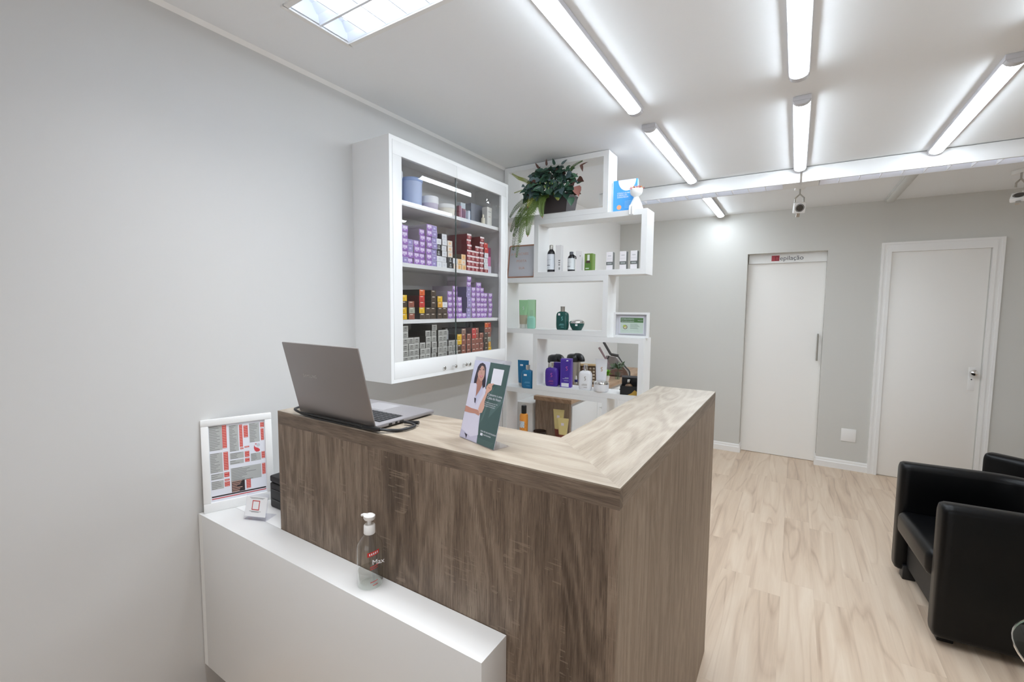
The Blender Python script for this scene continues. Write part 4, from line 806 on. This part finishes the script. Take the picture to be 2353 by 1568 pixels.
M_bb = P('book_blue', (76,160,226), .35); b = MB(); b.box((0, -.001, 0), (.155, .001, .205)); b.box((0, .021, 0), (.155, .023, .205)); b.box((0, .001, 0), (.0015, .021, .205), 1); b.build('cover', [M_bb, P('book_spine', (48,120,180))], t, 0)
MB().box((.0016, .0012, .002), (.152, .0208, .203)).build('pages', M_paper, t)
b = MB(); cc = [(.088+.056*math.cos(q), -.0013, .2045+.068*math.sin(q)) for q in [PI+PI*k/20 for k in range(21)]]; b.poly(cc, 0); b.poly([(.040+.015*math.cos(2*PI*k/20), -.0013, .036+.015*math.sin(2*PI*k/20)) for k in range(20)], 1)
[b.poly([(.075, -.0013, z), (.140, -.0013, z), (.140, -.0013, z+.0025), (.075, -.0013, z+.0025)], 2) for z in (.03, .038, .046, .054, .062, .07)]; b.build('cover_print', [M_paper, P('badge_orange', (240,164,116)), P('cover_line', (140,196,236))], t, 0, fix=False)
for k, s in enumerate(('CÓDIGO DE PROTEÇÃO', 'E DEFESA DO', 'CONSUMIDOR')): lettering(s, .0125, M_paper, t, face_front(.026, -.0014, .119-k*.0125), sx=.86)
t = thing('figure_vase', 'white seated figure vase with small succulent before the blue book', 'vase', (.955, 1.962, 2.1402))
b = MB(); b.lathe([(.046, 0), (.046, .004), (.034, .038), (.019, .070), (.015, .078), (.018, .083), (.034, .096), (.039, .110), (.040, .128), (.037, .130), (.034, .112), (.010, .100)], seg=28, sy=.68)
for x in (-.024, -.006): b.tube(path([(x+.008, -.01, .03), (x, -.030, .024), (x-.001, -.041, .006), (x-.001, -.041, -.030)]), .0065, 0, 8)
b.build('figure', mat('white_ceramic', (236,235,233), .3), t)
b = MB()
for k in range(22):
    th = k*2.4; r = .006+.026*(k/22); el = 1.25-.75*k/22; d = Vector((math.cos(th)*math.cos(el), math.sin(th)*math.cos(el)*.7, math.sin(el))); p = Vector((math.cos(th)*r*.7, math.sin(th)*r*.5, .118)); b.tube([p, p+d*.016, p+d*.034], [.004, .0052, .0006], k % 3, 6)
b.build('succulent', [P('succ_red', (150,70,66)), P('succ_ochre', (190,140,70)), P('succ_pink', (196,110,112))], t)

# ------------------------------------------------------------------ pantry corner seen through the shelf
pz = .862
t = thing('pantry_cabinet', 'low pantry cabinet with oak end panel and white doors behind the shelf', 'cabinet')
MB().box((.168, 2.135, 0), (.455, 2.16, pz-.03)).build('end_panel', M_pwood, t)
MB().box((.160, 2.122, pz-.03), (.472, 4.2, pz)).build('worktop', M_ptop, t); 
for f in t.children[-1].data.polygons: pass
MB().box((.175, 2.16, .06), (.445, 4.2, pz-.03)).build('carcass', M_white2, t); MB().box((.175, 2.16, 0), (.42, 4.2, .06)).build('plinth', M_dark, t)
for k in range(4):
    y0 = 2.165+k*.505; d = MB().box((.4455, y0, .07), (.463, y0+.495, pz-.055), bev=.001).build('door', M_white, t)
    ky = y0+.04 if k else y0+.46
    if k: MB().lathe([(.004, 0), (.004, .014), (.009, .018), (.009, .024), (.003, .026)], (.463, ky, .70), 14, axis='x').build('knob', M_chrome, d); MB().cyl((.463, ky, .775), .008, .003, 0, 14, 'x').build('lock', M_iron, d)
solo('low_white_cabinet', MB().box((.003, 2.12, 0), (.150, 3.4, .80), bev=.003), M_white2, 'low white cabinet side against the left wall, left of the oak end panel', 'cabinet')
solo('folded_carton', MB().box((-.075, -.10, 0), (.075, .10, .022), bev=.001), P('kraft', (196,150,104)), 'flat kraft box on the pantry worktop just under the shelf', 'box', (.275, 2.30, pz))
def thermos(label, x, y, rz, h=.285, r=.056):
    t = thing('thermos', label, 'thermos', (x, y, pz), rz, 'pump thermos flasks')
    MB().lathe([(r, 0), (r, h*.78)], seg=28).build('body', M_steel, t)
    MB().lathe([(r*1.04, h*.78), (r*1.08, h*.80), (r*1.08, h*.90), (r*.95, h*.97), (r*.6, h), (.002, h*1.005)], seg=28).build('lid', M_black, t, 70)
    b = MB(); b.tube(path([(.02, 0, h*.93), (.065, 0, h*.94), (.088, 0, h*.86), (.092, 0, h*.80)]), [.030-.010*i/24 for i in range(25)]); b.build('spout', M_black, t, 70)
thermos('steel pump thermos with black lid, the left one behind purple bottles', .165, 2.46, -.4)
thermos('steel pump thermos with black lid, the right one with shiny body', .262, 2.62, -.3)
t = thing('gel_dispenser', 'small clear dispenser bottle with navy collar beside the right thermos', 'bottle', (.375, 2.42, pz))
MB().lathe([(.018, 0), (.019, .003), (.019, .075), (.010, .085)], seg=20).build('body', M_pet, t); MB().lathe([(.0185, .003), (.0185, .02)], seg=20).build('base_band', P('navy', (40,40,110)), t); MB().lathe([(.012, .085), (.013, .087), (.013, .105)], seg=18).build('collar', P('navy_collar', (40,40,110)), t); MB().lathe([(.006, .105), (.006, .125), (.003, .135)], seg=12).build('nozzle', M_trim, t); 
t = thing('bamboo_tray', 'pale wooden tray with pierced dark side standing on edge behind white bottle', 'tray', (.325, 2.86, pz), .35)
b = MB(); b.box((-.10, 0, 0), (.09, .012, .165), 1); [b.box(a, c, 0) for a, c in (((-.11, -.03, .165), (.10, .02, .180)), ((.09, -.03, 0), (.10, .02, .165)), ((-.11, -.03, 0), (-.10, .02, .165)))]; b.build('frame', [P('bamboo', (186,158,116)), P('pierced_back', (92,72,52))], t)
b = MB(); [b.box((-.08+.03*i, -.002, .02+.028*j), (-.062+.03*i, 0, .036+.028*j)) for i in range(6) for j in range(5)]; b.build('pierced_pattern', P('tray_light', (206,196,176)), t)
t = thing('small_green_plant', 'small bright green plant in a white pot behind the white jar', 'plant', (.372, 3.12, pz))
MB().lathe([(.018, 0), (.026, .045), (.023, .045), (.004, .035)], seg=20).build('pot', M_trim, t); b = MB(); rnd = random.Random(3)
for k in range(40): th = rnd.uniform(0, 6.28); el = rnd.uniform(.0, 1.4); leaf(b, (0.012*math.cos(th), .012*math.sin(th), .05+.03*rnd.random()), (math.cos(th)*math.cos(el), math.sin(th)*math.cos(el), math.sin(el)), (0, 0, 1), .035, .02, 0)
b.build('leaves', P('leaf_bright', (120,180,60)), t, 0, fix=False)
t = thing('dark_green_plant', 'sprig of dark leaves in a clear glass behind the small bright plant', 'plant', (.425, 3.26, pz))
MB().lathe([(.022, 0), (.028, .07), (.027, .07), (.021, .003)], seg=20, cap=False).build('glass', M_glass, t); b = MB()
for k in range(46): th = rnd.uniform(0, 6.28); el = rnd.uniform(-.2, 1.2); r = rnd.uniform(0, .05); leaf(b, (r*math.cos(th), r*math.sin(th), .10+.04*rnd.random()), (math.cos(th)*math.cos(el), math.sin(th)*math.cos(el), math.sin(el)), (0, -1, 1), .045, .02, k % 2)
b.tube([(0, 0, .004), (.004, 0, .11)], .003, 0); b.build('leaves', [P('leaf_d1', (60,82,56)), P('leaf_d2', (92,104,78))], t, 0, fix=False)
t = thing('clear_bag', 'clear zip bag with black slanted handle at the far end of the worktop', 'bag', (.335, 3.45, pz), .1)
b = MB(); b.loft([[(-.15, -.04, 0), (.15, -.04, 0), (.15, .04, 0), (-.15, .04, 0)], [(-.13, -.035, .09), (.12, -.035, .06), (.12, .035, .06), (-.13, .035, .09)], [(-.09, -.01, .20), (.0, -.01, .19), (.0, .01, .19), (-.09, .01, .20)]]); b.build('bag', clear('bag_film', (196,186,188), .12, 2.5), t, 0)
b = MB(); b.tube([(-.12, -.012, .335), (-.045, -.012, .215)], .013, 0, 8); b.tube([(-.045, -.012, .215), (.03, -.012, .205)], .014, 0, 8); b.tube(path([(.03, -.02, .2), (.10, -.03, .11), (.145, -.03, .06), (.15, -.04, .004)]), .007, 0, 8); b.tube([(-.06, -.02, .2), (-.09, -.03, .13)], .007, 0, 8); b.build('handle', P('handle_dark', (58,56,54)), t)
MB().tube([(-.16, -.03, .28), (-.11, -.03, .20), (-.03, -.045, .08)], [.012, .010, .004], 0, 8).build('pink_strap', P('strap_mauve', (136,112,114)), t)
for x, y, lb in ((.41, 2.39, 'nearest'), (.43, 2.50, 'farther')): solo('white_cup', MB().lathe([(.024, 0), (.040, .012), (.042, .024), (.030, .034), (.008, .038)], seg=24), M_trim, 'small upturned white bowl on the worktop behind the white jar, the %s' % lb, 'bowl', (x, y, pz), 0, 'white bowls')
solo('dark_tray', MB().box((-.08, -.06, 0), (.08, .06, .014), bev=.004), P('tray_dark', (60,46,40)), 'dark flat tray on the pantry worktop behind the black gift box', 'tray', (.372, 2.235, pz))

# ------------------------------------------------------------------ armchairs and glass table
def armchair(label, loc, rz):
    t = thing('armchair', label, 'armchair', loc, rz, 'black leather tub armchairs')
    # local: faces -x, front edge at x=0, width along y, near arm at y=0
    Wd, Dp, th, zb, zt, rc = .72, .68, .10, .035, .665, .26
    cl = [(0, th/2), (Dp-rc-th/2, th/2)]
    for k in range(1, 9):
        a = -PI/2+PI/2*k/8; cl.append((Dp-rc-th/2+rc*math.cos(a), th/2+rc+rc*math.sin(a)))
    for k in range(9):
        a = PI/2*k/8; cl.append((Dp-rc-th/2+rc*math.cos(a), Wd-th/2-rc+rc*math.sin(a)))
    cl.append((0, Wd-th/2)); cl = [Vector((x, y, 0)) for x, y in cl]
    rr = .035; sec = []
    for (sx, sz, a0) in ((1, 1, 0), (-1, 1, PI/2), (-1, -1, PI), (1, -1, 1.5*PI)):
        for k in range(5):
            a = a0+PI/2*k/4; sec.append((sx*(th/2-rr)+rr*math.cos(a), (zt-rr if sz > 0 else zb+rr)+rr*math.sin(a)))
    rings = []; n = len(cl)
    for i, p in enumerate(cl):
        d = (cl[min(i+1, n-1)]-cl[max(i-1, 0)]).normalized(); nn = Vector((-d.y, d.x, 0)); rings.append([p+nn*u+Vector((0, 0, v)) for u, v in sec])
    def inset(ring, p, d, off, sc_):
        c = sum((q for q in ring), Vector())/len(ring); return [Vector((c.x+(q.x-c.x)*sc_, c.y+(q.y-c.y)*sc_, c.z+(q.z-c.z)*(1-(1-sc_)*.16)))+Vector((off, 0, 0)) for q in ring]
    first = [inset(rings[0], cl[0], 0, o_, s_) for o_, s_ in ((.0, .62), (.006, .86), (.02, .98))]; last = [inset(rings[-1], cl[-1], 0, o_, s_) for o_, s_ in ((.02, .98), (.006, .86), (.0, .62))]
    rings[0] = [q+Vector((.04, 0, 0)) for q in rings[0]]; rings[-1] = [q+Vector((.04, 0, 0)) for q in rings[-1]]
    MB().loft(first+rings+last).build('shell', M_leather, t, 50)
    b = MB(); b.box((-.012, th+.002, .268), (Dp-th-.03, Wd-th-.002, .402), bev=.04, seg=4); b.build('seat_cushion', M_leather, t, 50)
    MB().box((.05, th+.001, .075), (Dp-th-.04, Wd-th-.001, .268)).build('seat_base', M_blackm, t)
    for q in ((.06, .09), (.06, Wd-.09), (Dp-.14, .13), (Dp-.14, Wd-.13)): MB().box((q[0]-.03, q[1]-.03, 0), (q[0]+.03, q[1]+.03, .08), bev=.004).build('leg', M_black, t)
    b = MB()
    for y_, s_ in ((Wd-th-.0005, 1), (th+.0005, -1), (Wd+.0002, 1), (-.0002, -1)): b.box((.40, y_-.001, .10), (.4025, y_+.001, zt-.03))
    b.build('seam', M_blackm, t)
armchair('black leather tub armchair in front, facing the counter at the right edge', (2.425, 1.845, 0), .075)
armchair('black leather tub armchair behind the front one, its rounded arm tip showing', (2.84, 3.02, 0), -.62)
t = thing('glass_table', 'glass tabletop edge at the lower right corner of the photo', 'table', (2.86, 1.18, 0))
MB().lathe([(.372, .438), (.38, .442), (.38, .450), (.372, .452)], seg=64).build('tabletop', M_glass, t)
MB().lathe([(.381, .437), (.384, .440), (.384, .447), (.381, .4475)], seg=64, cap=False).build('rim', M_chrome, t)
MB().lathe([(.20, 0), (.20, .012), (.03, .02), (.025, .40), (.09, .437)], seg=32).build('pedestal', M_chrome, t)
